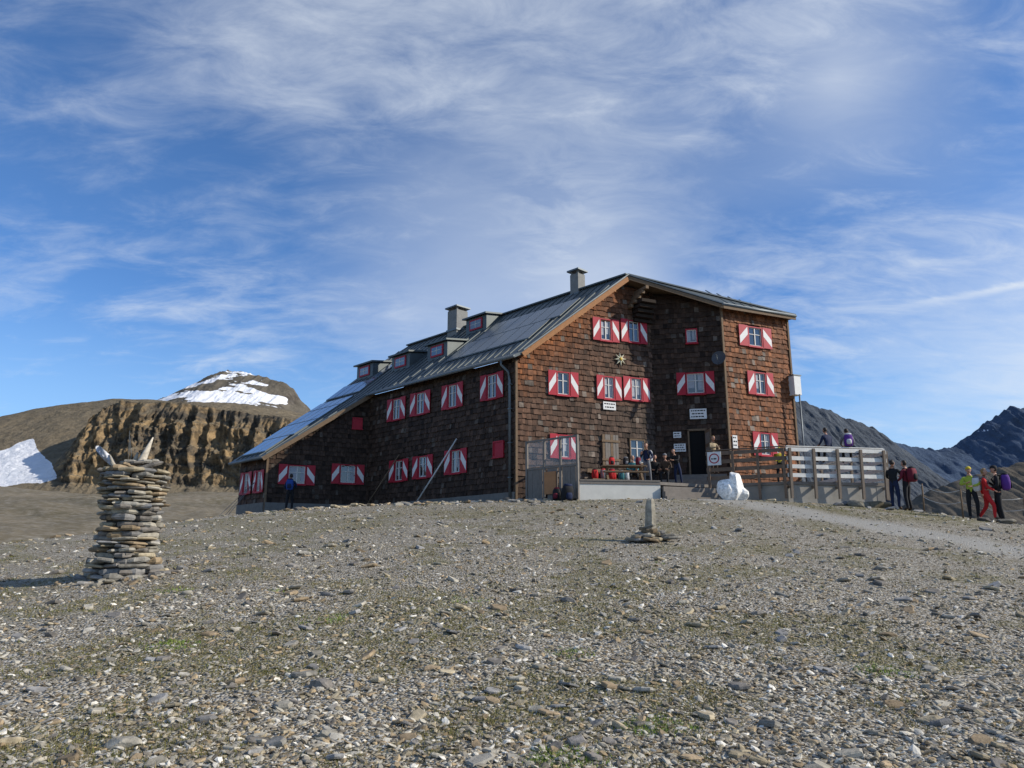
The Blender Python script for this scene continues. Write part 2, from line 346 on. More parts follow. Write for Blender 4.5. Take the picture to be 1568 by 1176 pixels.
M_gwood=simple("grey_boards",(.20,.175,.15),.85,var=.35,scale=7)
M_conc=simple("concrete",(.30,.28,.245),.9,var=.35,scale=2.2,bmp=.4)
M_stone=simple("foundation_stone",(.17,.16,.145),.9,var=.4,scale=5,bmp=.5)
M_met=simple("zinc_metal",(.15,.165,.17),.5,.5,var=.25,scale=3,bmp=.03)
M_roof=simple("roof_sheet_metal",(.095,.110,.110),.5,.25,var=.4,scale=1.4,bmp=.03,spec=.4)
M_dark=simple("black_opening",(.008,.008,.008),.9,bmp=0)
m,nt2,b=newmat("window_glass"); b.inputs['Base Color'].default_value=(.02,.025,.03,1); b.inputs['Roughness'].default_value=.04; b.inputs['Specular IOR Level'].default_value=1.0; b.inputs['Coat Weight'].default_value=1
g=N(nt2,'ShaderNodeNewGeometry').outputs['Position']; bump(nt2,b,noise(nt2,1.5,2,.5,g),.08,.05)
M_glass=m
M_curt=simple("curtain",(.36,.38,.41),.8,var=.3,scale=12,bmp=0)
m,nt2,b=newmat("solar_glass_sky"); g=N(nt2,'ShaderNodeNewGeometry').outputs['Position']
nn_=noise(nt2,.9,4,.6,g); nt2.links.new(mixc(nt2,nn_,(.11,.122,.128),(.175,.188,.195)),b.inputs['Base Color']); b.inputs['Roughness'].default_value=.38; b.inputs['Specular IOR Level'].default_value=.5; b.inputs['Coat Weight'].default_value=.25; b.inputs['Coat Roughness'].default_value=.25  # base colour lightened to carry the sky reflection
M_sol=m
m,nt2,b=newmat("solar_glass_skyblue"); g=N(nt2,'ShaderNodeNewGeometry').outputs['Position']
nn_=noise(nt2,.9,4,.6,g); nt2.links.new(mixc(nt2,nn_,(.09,.12,.17),(.16,.20,.27)),b.inputs['Base Color']); b.inputs['Roughness'].default_value=.2; b.inputs['Specular IOR Level'].default_value=.9; b.inputs['Coat Weight'].default_value=1; b.inputs['Coat Roughness'].default_value=.08  # blue base colour paints the reflected sky on the wing panels
M_solb=m
wins=[]
def W(*a): wins.append(a)
for r in [(3.91,5.34,10.12,11.2),(5.45,6.92,10.22,11.32),(1.55,3.08,7.29,8.39),(4.04,5.38,7.32,8.41),(5.48,6.94,7.38,8.49),(1.6,3.0,4.45,5.5)]: W(WA,*r,'sh')
W(WA,5.73,6.56,4.4,5.55,'plain')
W(WD,1.65,2.2,10.19,10.91,'small'); W(WD,1.12,2.86,7.69,8.74,'wide')
for r in [(.95,2.95,10.14,11.15),(1.28,2.85,7.77,8.88),(1.35,2.85,4.85,5.94)]: W(WR,*r,'sh')
for r in [(.70,2.23,7.16,8.32),(3.46,5.02,7.14,8.3),(5.93,7.55,7.16,8.3),(7.96,9.55,7.14,8.28),(3.12,4.73,3.99,5.1),(5.61,7.21,3.97,5.05),(7.58,9.18,3.95,5.03)]: W(WB,*r,'sh')
W(WB,.69,1.37,4.48,5.2,'red'); W(WW,2.76,4.59,3.85,4.84,'wide'); W(WW,.2,1.92,3.99,5.0,'wide'); W(WW,.4,.95,6.94,7.55,'red')
W(WL,.12,1.22,3.44,4.55,'sh'); W(WL,1.45,2.7,3.44,4.56,'sh')
wb=MB()
def wallpoly(wl,pts,t=.25):
    o=[wl.p(s_,z_,0) for s_,z_ in pts]; i=[wl.p(s_,z_,-t) for s_,z_ in pts]; n=len(pts)
    wb.add(o+i,[tuple(range(n)),tuple(range(n,2*n))[::-1]]+[(k,k+n,(k+1)%n+n,(k+1)%n) for k in range(n)],M_base)
polyA=[(0,1.8),(7.2,1.8),(7.2,12.85),(5.6,13.2),(0,8.82)]
polyB=[(0,1.8),(11.3,1.8),(11.3,8.82),(0,8.82)]
polyW=[(0,1.8),(5.15,1.8),(5.15,5.25),(0,8.82)]
polyL=[(0,1.6),(2.95,1.6),(2.95,5.25),(0,5.25)]
polyD=[(0,1.8),(3.34,1.8),(3.34,11.95),(1.7,12.55),(0,12.8)]
polyR=[(0,1.8),(4.1,1.8),(4.1,11.95),(0,11.95)]
for wl,pl_ in ((WA,polyA),(WB,polyB),(WW,polyW),(WL,polyL),(WD,polyD),(WR,polyR)): wallpoly(wl,pl_)
E=B2+d1*13; 
def bw(a,b_,zt):
    wb.add([(*a,1.),(*b_,1.),(*b_,zt),(*a,zt)],[(0,1,2,3)],M_base)
bw(B2,E,11.9); bw(E,C0+d1*15.5+p1*PR,11.9); bw(C0+d1*15.5+p1*PR,C2+d1*2.95,5.2); 
wb.obj("walls",hut)
fb=MB()
for wl,l in ((WB,11.3),(WW,5.15),(WL,2.95)):
    fb.box(wl.p(0,1.7,.0),wl.ax(l),wl.nx(.10),(0,0,1.2),M_stone)
fb.obj("foundation",hut)
def inside(poly,s_,z_):
    c=False;n=len(poly);j=n-1
    for i in range(n):
        if (poly[i][1]>z_)!=(poly[j][1]>z_) and s_<(poly[j][0]-poly[i][0])*(z_-poly[i][1])/(poly[j][1]-poly[i][1])+poly[i][0]: c=not c
        j=i
    return c
sh=MB()
def shingles(wl,poly,zmin,tone,sunwearf):  # tone and orange tint put sun and shade into shingle colour, plus weathering
    s0=min(p[0] for p in poly); s1=max(p[0] for p in poly); z1=max(p[1] for p in poly)
    ex=[(w_[1],w_[2],w_[3],w_[4],w_[5]) for w_ in wins if w_[0] is wl]
    if wl is WD: ex.append((1.5,2.37,3.6,6.02,'plain'))
    z=zmin; H=.25
    while z<z1:
        s_=s0-random.random()*.1
        zj=z+random.uniform(-.01,.01)
        while s_<s1:
            wd=random.uniform(.12,.27); a=max(s_,s0); b2=min(s_+wd-.010,s1); s_+=wd
            if b2-a<.03: continue
            cm=(a+b2)/2
            if not inside(poly,cm,z+.03) : continue
            sk=False
            for e in ex:
                a0,a1=e[0],e[1]
                if e[4] in('sh',): wv=(a1-a0)*.28; a0+=wv;a1-=wv
                elif e[4]=='wide': wv=(a1-a0)*.25; a0+=wv;a1-=wv
                if a0-.02<cm<a1+.02 and e[2]-.08<z+.12<e[3]+.02: sk=True;break
            if sk: continue
            zt=z+H+.08
            if not inside(poly,cm,zt): zt=z+H*.6
            zb=zj+random.uniform(-.025,.02)
            tb=random.uniform(.045,.075); tw=random.uniform(-.012,.018)
            r=random.random(); k=tone*(.62+.62*r*r+.15*random.random()); sw=sunwearf(cm,z)*random.uniform(.7,1.2)
            sw=min(1,max(0,sw))
            c=np.array([.100,.068,.050])*(1-sw)+np.array([.27,.098,.036])*sw
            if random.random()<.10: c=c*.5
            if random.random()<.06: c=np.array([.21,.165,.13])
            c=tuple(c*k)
            v=[wl.p(a,zb,.0),wl.p(b2,zb,.0),wl.p(b2,zb,tb+tw),wl.p(a,zb,tb),wl.p(a,zt,0),wl.p(b2,zt,0),wl.p(b2,zt,.012),wl.p(a,zt,.012)]
            sh.add(v,[(0,1,2,3),(3,2,6,7),(0,3,7,4),(1,5,6,2),(4,7,6,5)],M_sh,c)
        z+=H
shingles(WA,polyA,2.6,.82,lambda s_,z_: .32+.75*max(0,1-(8.6+.79*s_-z_)/2.0)+(.10 if z_>7 else -.06)-(.15 if z_<5 else 0)-.04*s_)  # orange near the rake carries sunlight; greyer low courses are weathered
shingles(WB,polyB,2.9,.52,lambda s_,z_: .10)  # low tone paints this wall's shade into its shingles
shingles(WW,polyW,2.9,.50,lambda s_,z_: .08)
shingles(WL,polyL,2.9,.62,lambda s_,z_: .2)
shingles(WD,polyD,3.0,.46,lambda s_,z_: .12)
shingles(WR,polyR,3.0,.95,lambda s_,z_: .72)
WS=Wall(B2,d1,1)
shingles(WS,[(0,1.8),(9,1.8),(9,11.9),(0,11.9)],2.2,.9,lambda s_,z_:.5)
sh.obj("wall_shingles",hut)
cb=MB()
for wl,s_,zt in ((WA,0,8.7),(WR,0,11.9),(WR,4.1,11.9),(WW,5.15,5.2)):
    cb.box(wl.p(s_-.05,2.0,-.03),wl.ax(.10),wl.nx(.12),(0,0,zt-2.0),M_wood)
cb.obj("corner_boards",hut)
wm=MB(); 
def shutter(wl,a,b_,z0,z1,flip):
    wm.box(wl.p(a,z0,.085),wl.ax(b_-a),wl.nx(.035),(0,0,z1-z0),M_red)
    n=.1225; x0,x1=a+.025,b_-.025; y0,y1=z0+.02,z1-.02; hh=(y1-y0)
    if flip: pts=[(x0,y0+hh*.94),(x0,y0+hh*.56),(x1,y0+hh*.07),(x1,y0+hh*.44)]
    else: pts=[(x1,y0+hh*.94),(x1,y0+hh*.56),(x0,y0+hh*.07),(x0,y0+hh*.44)]
    v=[wl.p(s_,z_,n) for s_,z_ in pts]+[wl.p(s_,z_,n-.02) for s_,z_ in pts]
    wm.add(v,[(0,1,2,3),(4,7,6,5),(0,4,5,1),(1,5,6,2),(2,6,7,3),(3,7,4,0)],M_wht)
def window(wl,s0,s1,z0,z1,kind):
    if kind in('sh','wide'):
        k=.28 if kind=='sh' else .25; wv=(s1-s0)*k
        for a,b_,left in ((s0,s0+wv-.02,True),(s1-wv+.02,s1,False)):
            shutter(wl,a,b_,z0-.02,z1+.02,flip=(not left))
        a0,a1=s0+wv,s1-wv
    else: a0,a1=s0,s1
    fr=M_red if kind in('small','red','sh','wide') else M_wood
    t=.05
    for a,b_,c,d in ((a0,a1,z1-t,z1),(a0,a1,z0,z0+t),(a0,a0+t,z0+t,z1-t),(a1-t,a1,z0+t,z1-t)):
        wm.box(wl.p(a,c,0),wl.ax(b_-a),wl.nx(.105),(0,0,d-c),fr)
    wm.box(wl.p(a0-.03,z0-.045,0),wl.ax(a1-a0+.06),wl.nx(.14),(0,0,.043),fr)
    if kind=='red':
        wm.box(wl.p(a0+t,z0+t,0),wl.ax(a1-a0-2*t),wl.nx(.07),(0,0,z1-z0-2*t),M_red); 
        return
    i0,i1,j0,j1=a0+t,a1-t,z0+t,z1-t
    wm.add([wl.p(i0,j0,.02),wl.p(i1,j0,.02),wl.p(i1,j1,.02),wl.p(i0,j1,.02)],[(0,1,2,3)],M_glass)
    f=.04
    for a,b_,c,d in ((i0,i1,j1-f,j1),(i0,i1,j0,j0+f),(i0,i0+f,j0+f,j1-f),(i1-f,i1,j0+f,j1-f)):
        wm.box(wl.p(a,c,.0),wl.ax(b_-a),wl.nx(.055),(0,0,d-c),M_frm)
    mid=(i0+i1)/2
    if kind!='small':
        wm.box(wl.p(mid-.027,j0+f,0),wl.ax(.054),wl.nx(.060),(0,0,j1-j0-2*f),M_frm)
        zb=j0+(j1-j0)*.62
        wm.box(wl.p(i0+f,zb,.0),wl.ax(i1-i0-2*f),wl.nx(.050),(0,0,.032),M_frm)
    r=random.random()
    if r<.65:
        for a,b_ in ((i0+f,mid-.03),(mid+.03,i1-f)):
            if random.random()<.6:
                q=random.uniform(.3,.95); ww=(b_-a)*random.uniform(.5,1)
                aa=a if random.random()<.5 else b_-ww
                wm.add([wl.p(aa,j0+f+(1-q)*(j1-j0-2*f)*.6,.024),wl.p(aa+ww,j0+f+(1-q)*(j1-j0-2*f)*.6,.024),wl.p(aa+ww,j1-f,.024),wl.p(aa,j1-f,.024)],[(0,1,2,3)],M_curt)
for w_ in wins: window(*w_)
wm.obj("windows_and_shutters",hut)
dr=MB()
dr.add([WD.p(1.58,3.8,.03),WD.p(2.3,3.8,.03),WD.p(2.3,5.94,.03),WD.p(1.58,5.94,.03)],[(0,1,2,3)],M_dark)
for a,b_,c,d in ((1.5,1.58,3.8,6.0),(2.3,2.38,3.8,6.0),(1.5,2.38,5.94,6.03)): dr.box(WD.p(a,c,0),WD.ax(b_-a),WD.nx(.13),(0,0,d-c),M_wood)
q=WD.p(2.28,3.82,.1); leaf=np.array([*(WD.d*.22+WD.n*.68),0]); dr.box(q,leaf,WD.ax(.05),(0,0,2.1),M_wood)
for k in range(3): dr.box(q+leaf*.12-WD.ax(.012)+np.array([0,0,.15+k*.66]),leaf*.76,WD.ax(.01),(0,0,.5),M_gwood)
dr.obj("entrance_door",hut)
cr=MB()
for k in range(6):
    cr.box(WA.p(4.25+.14*k,4.25,.05),WA.ax(.13),WA.nx(.09+.01*(k%2)),(0,0,1.4),M_gwood if k%3 else M_wood)
cr.box(WA.p(4.2,4.45,.15),WA.ax(.95),WA.nx(.03),(0,0,.1),M_wood);cr.box(WA.p(4.2,5.3,.15),WA.ax(.95),WA.nx(.03),(0,0,.1),M_wood)
cr.obj("board_hatch",hut)
em=MB(); V=[];cen=(5.36,9.3)
for k in range(16):
    r=.34 if k%2==0 else .12; a=k*math.pi/8+.1; V.append(WA.p(cen[0]+r*math.cos(a),cen[1]+r*math.sin(a),.12))
V2=[v+WA.nx(-.04) for v in V]; c0=WA.p(cen[0],cen[1],.17)
M_star=simple("emblem_paint",(.62,.58,.42),.6,bmp=0)
em.add(V+V2+[c0],[(k,(k+1)%16,32) for k in range(16)]+[(k,k+16,(k+1)%16+16,(k+1)%16) for k in range(16)],M_star)
em.tube([WA.p(cen[0],cen[1],.15),WA.p(cen[0],cen[1],.20)],[.09,.05],simple("emblem_yellow",(.6,.4,.06),.6,bmp=0),8)
em.obj("edelweiss_emblem",hut)
cb=MB()
for k in range(5):
    l=.25+.17*k
    cb.box(WA.p(6.15,11.25+.2*k,.0),WA.ax(1.0-.05*k),WA.nx(l),(0,0,.15),M_base)
    cb.box(WA.p(5.9+.1*k,11.9+.19*k,.05),WA.ax(.16),WA.nx(l*1.1),(0,0,.15),M_wood)
cb.obj("log_corbels",hut)
# ---- roof
rf=MB()
def prism(pts,th,mt,mbm,ms):
    n=len(pts); lo=[p-np.array([0,0,th]) for p in pts]
    rf.add(pts,[tuple(range(n))],mt); rf.add(lo,[tuple(range(n))[::-1]],mbm)
    rf.add(list(pts)+lo,[(k,k+n,(k+1)%n+n,(k+1)%n) for k in range(n)],ms)
RK=-.42
prism([rp(RK,0),rp(11.0,0),rp(16.6,0),rp(16.6,3.0),rp(15.2,PR),rp(RK-.369*PR,PR)],.17,M_roof,M_wood,M_roof)
def rp2(al,pe): q=C0+d1*al+p1*pe; return np.array([q[0],q[1],9.05+.55*pe])
prism([rp2(RK+.13,-.38),rp2(11.0,-.38),rp2(11.0,-.001),rp2(RK,-.001)],.14,M_roof,M_wood,M_roof)
prism([rp(11.0,-.002),rp(12.92,-5.2),rp(16.6,-5.2),rp(16.6,-.002)],.17,M_roof,M_wood,M_roof)
H=rp(RK-.369*PR,PR); RE=rp(15.2,PR)
E1=np.array([10.03,34.82,11.95]); E2=np.array([14.12,36.64,11.95])
prism([H+np.array([0,0,-.003]),E1,E2],.15,M_roof,M_wood,M_roof)
FR=E2+np.array([*(d1*15.5),0])
prism([H+np.array([0,0,-.004]),E2+np.array([0,0,.002]),FR,RE],.15,M_roof,M_wood,M_roof)
a=rp(RK-.03,0,-.04); b_=rp(RK-.369*PR-.03,PR,-.04)
rf.beam(a-np.array([0,0,.14]),b_-np.array([0,0,.14]),.05,.22,M_owood)
a=rp(10.97,0,-.04); b_=rp(12.89,-5.2,-.04); rf.beam(a-np.array([0,0,.12]),b_-np.array([0,0,.12]),.05,.2,M_wood)
for a,b_ in ((H,E1),(E1,E2)):
    n=np.array([*((WR.n)*.03),-.14]); rf.beam(a+n,b_+n,.04,.17,M_wood)
rf.beam(rp(RK-.05,0,.03),rp(RK-.369*PR-.05,PR,.03),.12,.05,M_met)
rf.beam(H+np.array([0,-.02,.02]),E1+np.array([0,-.02,.02]),.1,.05,M_met); rf.beam(E1+np.array([0,-.03,.02]),E2+np.array([0,-.03,.02]),.1,.05,M_met)
rf.beam(H+np.array([0,0,.04]),E2+np.array([0,0,.04]),.18,.06,M_met); rf.beam(H+np.array([0,0,.05]),RE+np.array([0,0,.05]),.3,.07,M_roof)
for pe in (1.2,2.9,4.6):
    rf.beam(rp(-.369*pe-.38,pe,-.27),rp(-.369*pe+.1,pe,-.27),.14,.2,M_owood)
al=-2.2
while al<16.5:
    lo=-.0 
    if al<RK: lo=(RK-al)/.369
    elif al>11.0: lo=max(-5.2,-(al-11.0)/.369)
    hi=PR if al<15.2 else PR-(al-15.2)/1.4*(PR-3.0)
    if hi-max(lo,0)>.15: rf.beam(rp(al,max(lo,0.02),.02),rp(al,hi-.02,.02),.03,.045,M_roof)
    if lo<-.1: rf.beam(rp(al,-.02,.02),rp(al,lo+.05,.02),.03,.045,M_roof)
    al+=.52
for k in range(1,9):
    t=k/9; a=E1*(1-t)+E2*t
    up=np.array([-.407,.9135]); m_=2.05*(1-t); top=a+np.array([*(up*m_),m_*.735]); rf.beam(a+np.array([0,0,.02]),top+np.array([0,0,.02]),.03,.045,M_met)
rf.obj("roof",hut)
gt=MB()
gt.tube([rp2(RK+.1,-.43)+[0,0,-.06],rp2(11.0,-.43)+[0,0,-.06]],.075,M_met,8)
gt.tube([rp(12.9,-5.25,-.06),rp(16.6,-5.25,-.06)],.07,M_met,8)
g0=rp2(.5,-.43)
gt.tube([g0+[0,0,-.08],g0+[0,0,-.3],WB.p(.32,8.2,.14),WB.p(.25,7.8,.15),WB.p(.22,2.6,.15)],.06,M_met,8)
for z in (3.5,5.0,6.5,7.6): gt.box(WB.p(.14,z,.05),WB.ax(.16),WB.nx(.17),(0,0,.04),M_met)
gt.tube([E1+[-.05,-.06,-.03],E2+[.03,-.06,-.03]],.06,M_met,8)
gt.obj("gutters_and_downpipe",hut)
spn=MB()
def panel(a0,a1,q0,q1,ms=None):
    ms=ms or M_sol
    c=[rp(a0,q0,.10),rp(a1,q0,.10),rp(a1,q1,.10),rp(a0,q1,.10)]; lo=[p-[0,0,.05] for p in c]
    spn.add(c+lo,[(4,5,6,7),(0,1,5,4),(1,2,6,5),(2,3,7,6),(3,0,4,7)],M_roof)
    spn.add([c[0],c[1],c[2],c[3]],[(0,1,2,3)],M_roof)
    e=.02; spn.add([rp(a0+e,q0+e,.104),rp(a1-e,q0+e,.104),rp(a1-e,q1-e,.104),rp(a0+e,q1-e,.104)],[(0,1,2,3)],ms)
for r_,(q0,q1) in enumerate(((1.0,2.5),(2.53,4.03))):
    for k in range(6):
        a0=.55-.369*q0+k*1.0
        panel(a0,a0+.98,q0,q1)
for q0,q1 in ((-4.9,-3.6),(-3.55,-2.25),(-2.2,-.9),(-.85,-.05),(.3,1.5),(1.55,2.75)):
    a0=max(12.9,11.5-.369*q0)
    while a0+.86<16.5: 
        if not(q0>1.4 and a0>13.5) : panel(a0,a0+.86,q0,q1,M_solb)
        a0+=.9
spn.obj("solar_panels",hut)
dmr=MB()
def dormer(al,pe,wd=1.7,h=.85):
    z0=zr(pe); dep=h/(TAN-.16)
    def q(a,p,z): t=C0+d1*(al+a)+p1*(pe+p); return np.array([t[0],t[1],z])
    hw=wd/2; zt=z0+h
    V=[q(-hw,0,z0-.05),q(hw,0,z0-.05),q(hw,0,zt),q(-hw,0,zt),q(-hw,dep,zt+.16*dep),q(hw,dep,zt+.16*dep)]
    dmr.add(V,[(0,1,2,3),(0,3,4),(1,5,2)],M_roof)
    o=.14
    T=[q(-hw-o,-.2,zt-.0),q(hw+o,-.2,zt),q(hw+o,dep+.15,zt+.16*dep+.05),q(-hw-o,dep+.15,zt+.16*dep+.05)]
    dmr.add(T+[t+[0,0,.09] for t in T],[(3,2,1,0),(4,5,6,7),(0,1,5,4),(1,2,6,5),(2,3,7,6),(3,0,4,7)],M_roof)
    w2=.52; a,b_=z0+.14,zt-.10
    def bx(s0,s1,c,d,n,mt): dmr.box(q(s0,-n,c),np.array([*(d1*(s1-s0)),0]),np.array([*(p1*n),0]),(0,0,d-c),mt)
    bx(-w2,w2,a,b_,.05,M_red); bx(-w2+.09,w2-.09,a+.09,b_-.09,.056,M_glass); bx(-.02,.02,a+.09,b_-.09,.07,M_frm)
    bx(-w2+.09,w2-.09,(a+b_)/2,(a+b_)/2+.03,.068,M_frm)
for a in ((15.2,2.1),(11.2,1.85),(7.9,1.85),(7.2,4.0)): dormer(*a)
dmr.obj("dormers",hut)
ch=MB()
def chim(al,pe,hw,zt,mt):
    q=C0+d1*al+p1*pe; u=np.array([*d1,0]);v=np.array([*p1,0]); c=np.array([q[0],q[1],0])
    ch.box(c-u*hw-v*hw+[0,0,12.4],u*2*hw,v*2*hw,(0,0,zt-.22-12.4),mt)
    ch.box(c-u*(hw+.06)-v*(hw+.06)+[0,0,13.2],u*2*(hw+.06),v*2*(hw+.06),(0,0,.12),M_met)
    for i in(-1,1):
        for j in(-1,1): ch.box(c+u*(i*(hw-.08)-.05)+v*(j*(hw-.08)-.05)+[0,0,zt-.22],u*.1,v*.1,(0,0,.15),mt)
    ch.box(c-u*(hw+.12)-v*(hw+.12)+[0,0,zt-.07],u*2*(hw+.12),v*2*(hw+.12),(0,0,.08),M_met)
M_chim=simple("chimney_render",(.22,.215,.20),.85,var=.35,scale=4,bmp=.3)
chim(.9,5.35,.27,14.6,M_chim); chim(10.0,5.0,.42,14.7,M_chim)
ch.obj("chimneys",hut)
sd_=MB(); c=WD.p(3.1,9.3,.45); ax=np.array([-.55,-.8,.15]); ax/=np.linalg.norm(ax)
r=np.cross(ax,[0,0,1]); r/=np.linalg.norm(r); u=np.cross(r,ax); V=[c-ax*.06]; Fs=[]
M_dish=simple("dish_grey",(.07,.075,.085),.5,bmp=0)
for j in (1,2):
    for k in range(20): t=k*math.pi/10; V.append(c+ax*(-.06+.06*(j/2)**2*1.3)+(r*math.cos(t)+u*math.sin(t))*.17*j)
Fs=[(0,1+k,1+(k+1)%20) for k in range(20)]+[(1+k,21+k,21+(k+1)%20,1+(k+1)%20) for k in range(20)]
sd_.add(V,Fs,M_dish,smooth=True); sd_.tube([c-ax*.05,WD.p(3.2,9.2,.02)],.025,M_met,6); sd_.tube([c-u*.3,c+ax*.3],.012,M_met,6); sd_.tube([c+ax*.27,c+ax*.36],.035,M_dish,6)
sd_.obj("satellite_dish",hut)
bx=MB(); q=np.array([13.72,36.42,7.9]); bx.box(q,np.array([*(d2*.42),0]),np.array([*(-WR.n*.4),0]),(0,0,.95),M_wht); bx.box(q+np.array([-.02,-.04,.95]),np.array([*(d2*.5),0]),np.array([*(-WR.n*.45),0]),(0,0,.05),M_met)
bx.tube([q+[.2,.0,0],q+[.2,.05,-5]],.04,M_met,6)
bx.obj("side_vent_box",hut)
def sign(name,wl,s0,s1,z0,z1,n=.11,lines=3,red=False):
    s=MB(); s.box(wl.p(s0,z0,n-.03),wl.ax(s1-s0),wl.nx(.03),(0,0,z1-z0),M_wht)
    h=(z1-z0)/(lines*1.6+.6)
    for k in range(lines):
        zc=z1-h*(.8+1.6*k)-h*.5; m0=(s1-s0)*(.08+.05*(k%2))
        x=s0+m0
        if red: x=(s0+s1)/2-.12; m0=(s1-s0)/2-.12; h=.09; zc=(z0+z1)/2-.04
        while x<s1-m0-.04:
            l=min(random.uniform(.05,.13),s1-m0-x); s.box(wl.p(x,zc,n),wl.ax(l),wl.nx(.003),(0,0,h*.6),M_dark); x+=l+.03
    if red: 
        cs=(s0+s1)/2; cz=(z0+z1)/2; rr_=(s1-s0)*.38; V=[]
        for k in range(24): t=k*math.pi/12; V+= [wl.p(cs+rr_*math.cos(t),cz+rr_*math.sin(t),n+.006),wl.p(cs+rr_*.78*math.cos(t),cz+rr_*.78*math.sin(t),n+.006)]
        s.add(V,[(2*k,(2*k+2)%48,(2*k+3)%48,2*k+1) for k in range(24)],M_red)
    return s.obj(name)
sign("hut_name_sign",WA,4.36,5.03,6.82,7.19,lines=2)
sign("hut_name_sign",WD,1.65,2.42,6.5,6.98,lines=3)
sign("notice_sign",WD,.85,1.21,5.64,5.92,lines=2); sign("notice_sign",WD,.85,1.39,4.99,5.36,lines=3); sign("notice_sign",WR,.15,.42,5.1,5.7,lines=3)
# ------------------------------------------------------------------ terrace
K0=(2.65,30.3);K1=(5.92,30.8);Q1=(8.15,31.9);Q2=(10.9,30.55);Q3=(15.1,31.3);Q4=(14.7,37.2)
ter=empty("terrace"); tb=MB()
deck=[K0,K1,Q1,Q2,Q3,Q4,tuple(B2),tuple(B1),tuple(Pq),tuple(C0+d2*1.2)]
n=len(deck); tb.add([(*p,3.1) for p in deck],[tuple(range(n))],M_gwood)
tb.add([(*p,2.98) for p in deck]+[(*p,3.1) for p in deck],[(k,(k+1)%n,(k+1)%n+n,k+n) for k in range(n)],M_gwood)
tb.obj("deck_floor",ter)
tw=MB(); M_wc=simple("whitewashed_concrete",(.62,.60,.54),.85,var=.2,scale=2.5,bmp=.25)
def seg(a,b_,z0,z1,t,mt,off=0):
    a=np.array(a);b_=np.array(b_);d=b_-a;l=np.linalg.norm(d);d=d/l;nn=np.array([d[1],-d[0]])
    q=a+nn*off; tw.box((q[0],q[1],z0),(*(d*l),0),(*(-nn*t),0),(0,0,z1-z0),mt)
seg(K0,K1,1.8,2.975,.3,M_wc,-.02); seg(K0,K1,3.104,3.16,.1,M_gwood,.02)
seg(Q1,Q2,1.6,2.975,.3,M_conc,-.05); seg(Q2,Q3,1.2,2.975,.3,M_conc,-.05); seg(Q3,Q4,.3,2.975,.3,M_conc,-.05); seg(K1,Q1,1.8,2.975,.2,M_stone,-.3)
tw.obj("retaining_wall",ter)
st=MB()
for k in range(3):
    a=np.array(K1)+[.1,-.1-.32*(2-k)];b_=np.array([8.3,31.55-.32*(2-k)]); d=b_-a
    st.box((a[0],a[1],2.30),(d[0],d[1],0),(-.05,.30,0),(0,0,.18+.22*k),M_gwood)
st.box(WD.p(.1,3.104,.08),WD.ax(3.1),WD.nx(1.5),(0,0,.45),M_stone); st.box(WD.p(.9,3.556,.08),WD.ax(2.2),WD.nx(1.1),(0,0,.24),M_stone)
st.obj("steps",ter)
def railing(name,a,b_,mt,mp,npost,nb=4,ztop=4.42,zlow=3.26,wid=.155):
    r=MB(); a=np.array(a);b_=np.array(b_); d=b_-a;l=np.linalg.norm(d);d=d/l;nn=np.array([d[1],-d[0]])
    for k in range(npost):
        q=a+d*(l*(k+.06)/(npost-.88)); 
        p0=np.array([*(q+nn*.17),2.42]);p1_=np.array([*(q+nn*.25),ztop-.02]); r.beam(p0,p1_,.10,.09,mp,up=(*nn,0))
        r.beam(np.array([*(q-nn*.1),2.9]),np.array([*(q+nn*.2),2.86]),.09,.1,mp)
    for k in range(nb):
        z=zlow+(ztop-.15-zlow)*k/(nb-1); off=.12+.04*k/nb
        j=random.uniform(-.012,.012); j2=random.uniform(-.02,.02)
        q=a+nn*off; r.box((q[0]-d[0]*.05,q[1]-d[1]*.05,z+j),(*(d*(l+.1)),j2),(*(nn*.03),0),(0,0,wid),mt)
    q=a+nn*.0; r.box((q[0],q[1],ztop+.055),(*(d*l),0),(*(nn*.15),0),(0,0,.035),mt)
    return r.obj(name)
M_wrail=simple("white_rail_boards",(.66,.645,.60),.65,var=.35,scale=4,bmp=.1)
M_brail=simple("brown_rail_boards",(.17,.12,.085),.8,var=.4,scale=6)
M_post=simple("rail_posts",(.19,.15,.115),.8,var=.3,scale=6)
railing("terrace_railing",Q2,Q3,M_wrail,M_post,5)
railing("terrace_railing",Q1,Q2,M_brail,M_brail,4)
railing("terrace_railing",Q3,Q4,M_wrail,M_post,5)
wq=Wall(np.array(Q1),np.array([.8976,-.4407]),1)
sign("prohibition_sign",wq,.05,.60,3.85,4.40,.33,1,True)
wk=MB(); a=np.array([.62,32.15]);b_=np.array([2.65,30.3]); l=np.linalg.norm(b_-a); WKw=Wall(a,(b_-a)/l,1)
m,nt2,b=newmat("plexiglass"); b.inputs['Base Color'].default_value=(.55,.58,.58,1); b.inputs['Roughness'].default_value=.12; b.inputs['Alpha'].default_value=.25; b.inputs['Specular IOR Level'].default_value=.8
M_plex=m
gz=2.35
for s_ in (0,.95,l-.95,l-.09): wk.box(WKw.p(s_,gz,0),WKw.ax(.09),WKw.nx(.09),(0,0,2.58),M_gwood)
for z_ in (gz+.06,gz+1.35,gz+2.5): wk.box(WKw.p(.09,z_,.01),WKw.ax(l-.18),WKw.nx(.06),(0,0,.08),M_gwood)
x=.1
while x<l-.2:
    if not(any(abs(x+.07-s_-.045)<.1 for s_ in (.95,l-.95))):
        wk.box(WKw.p(x,gz+.14,.02+.004*(int(x*100)%3)),WKw.ax(.125),WKw.nx(.03),(0,0,1.2),M_gwood)
    x+=.132
wk.add([WKw.p(.1,gz+1.45,.04),WKw.p(l-.1,gz+1.45,.04),WKw.p(l-.1,gz+2.5,.04),WKw.p(.1,gz+2.5,.04)],[(0,1,2,3)],M_plex)
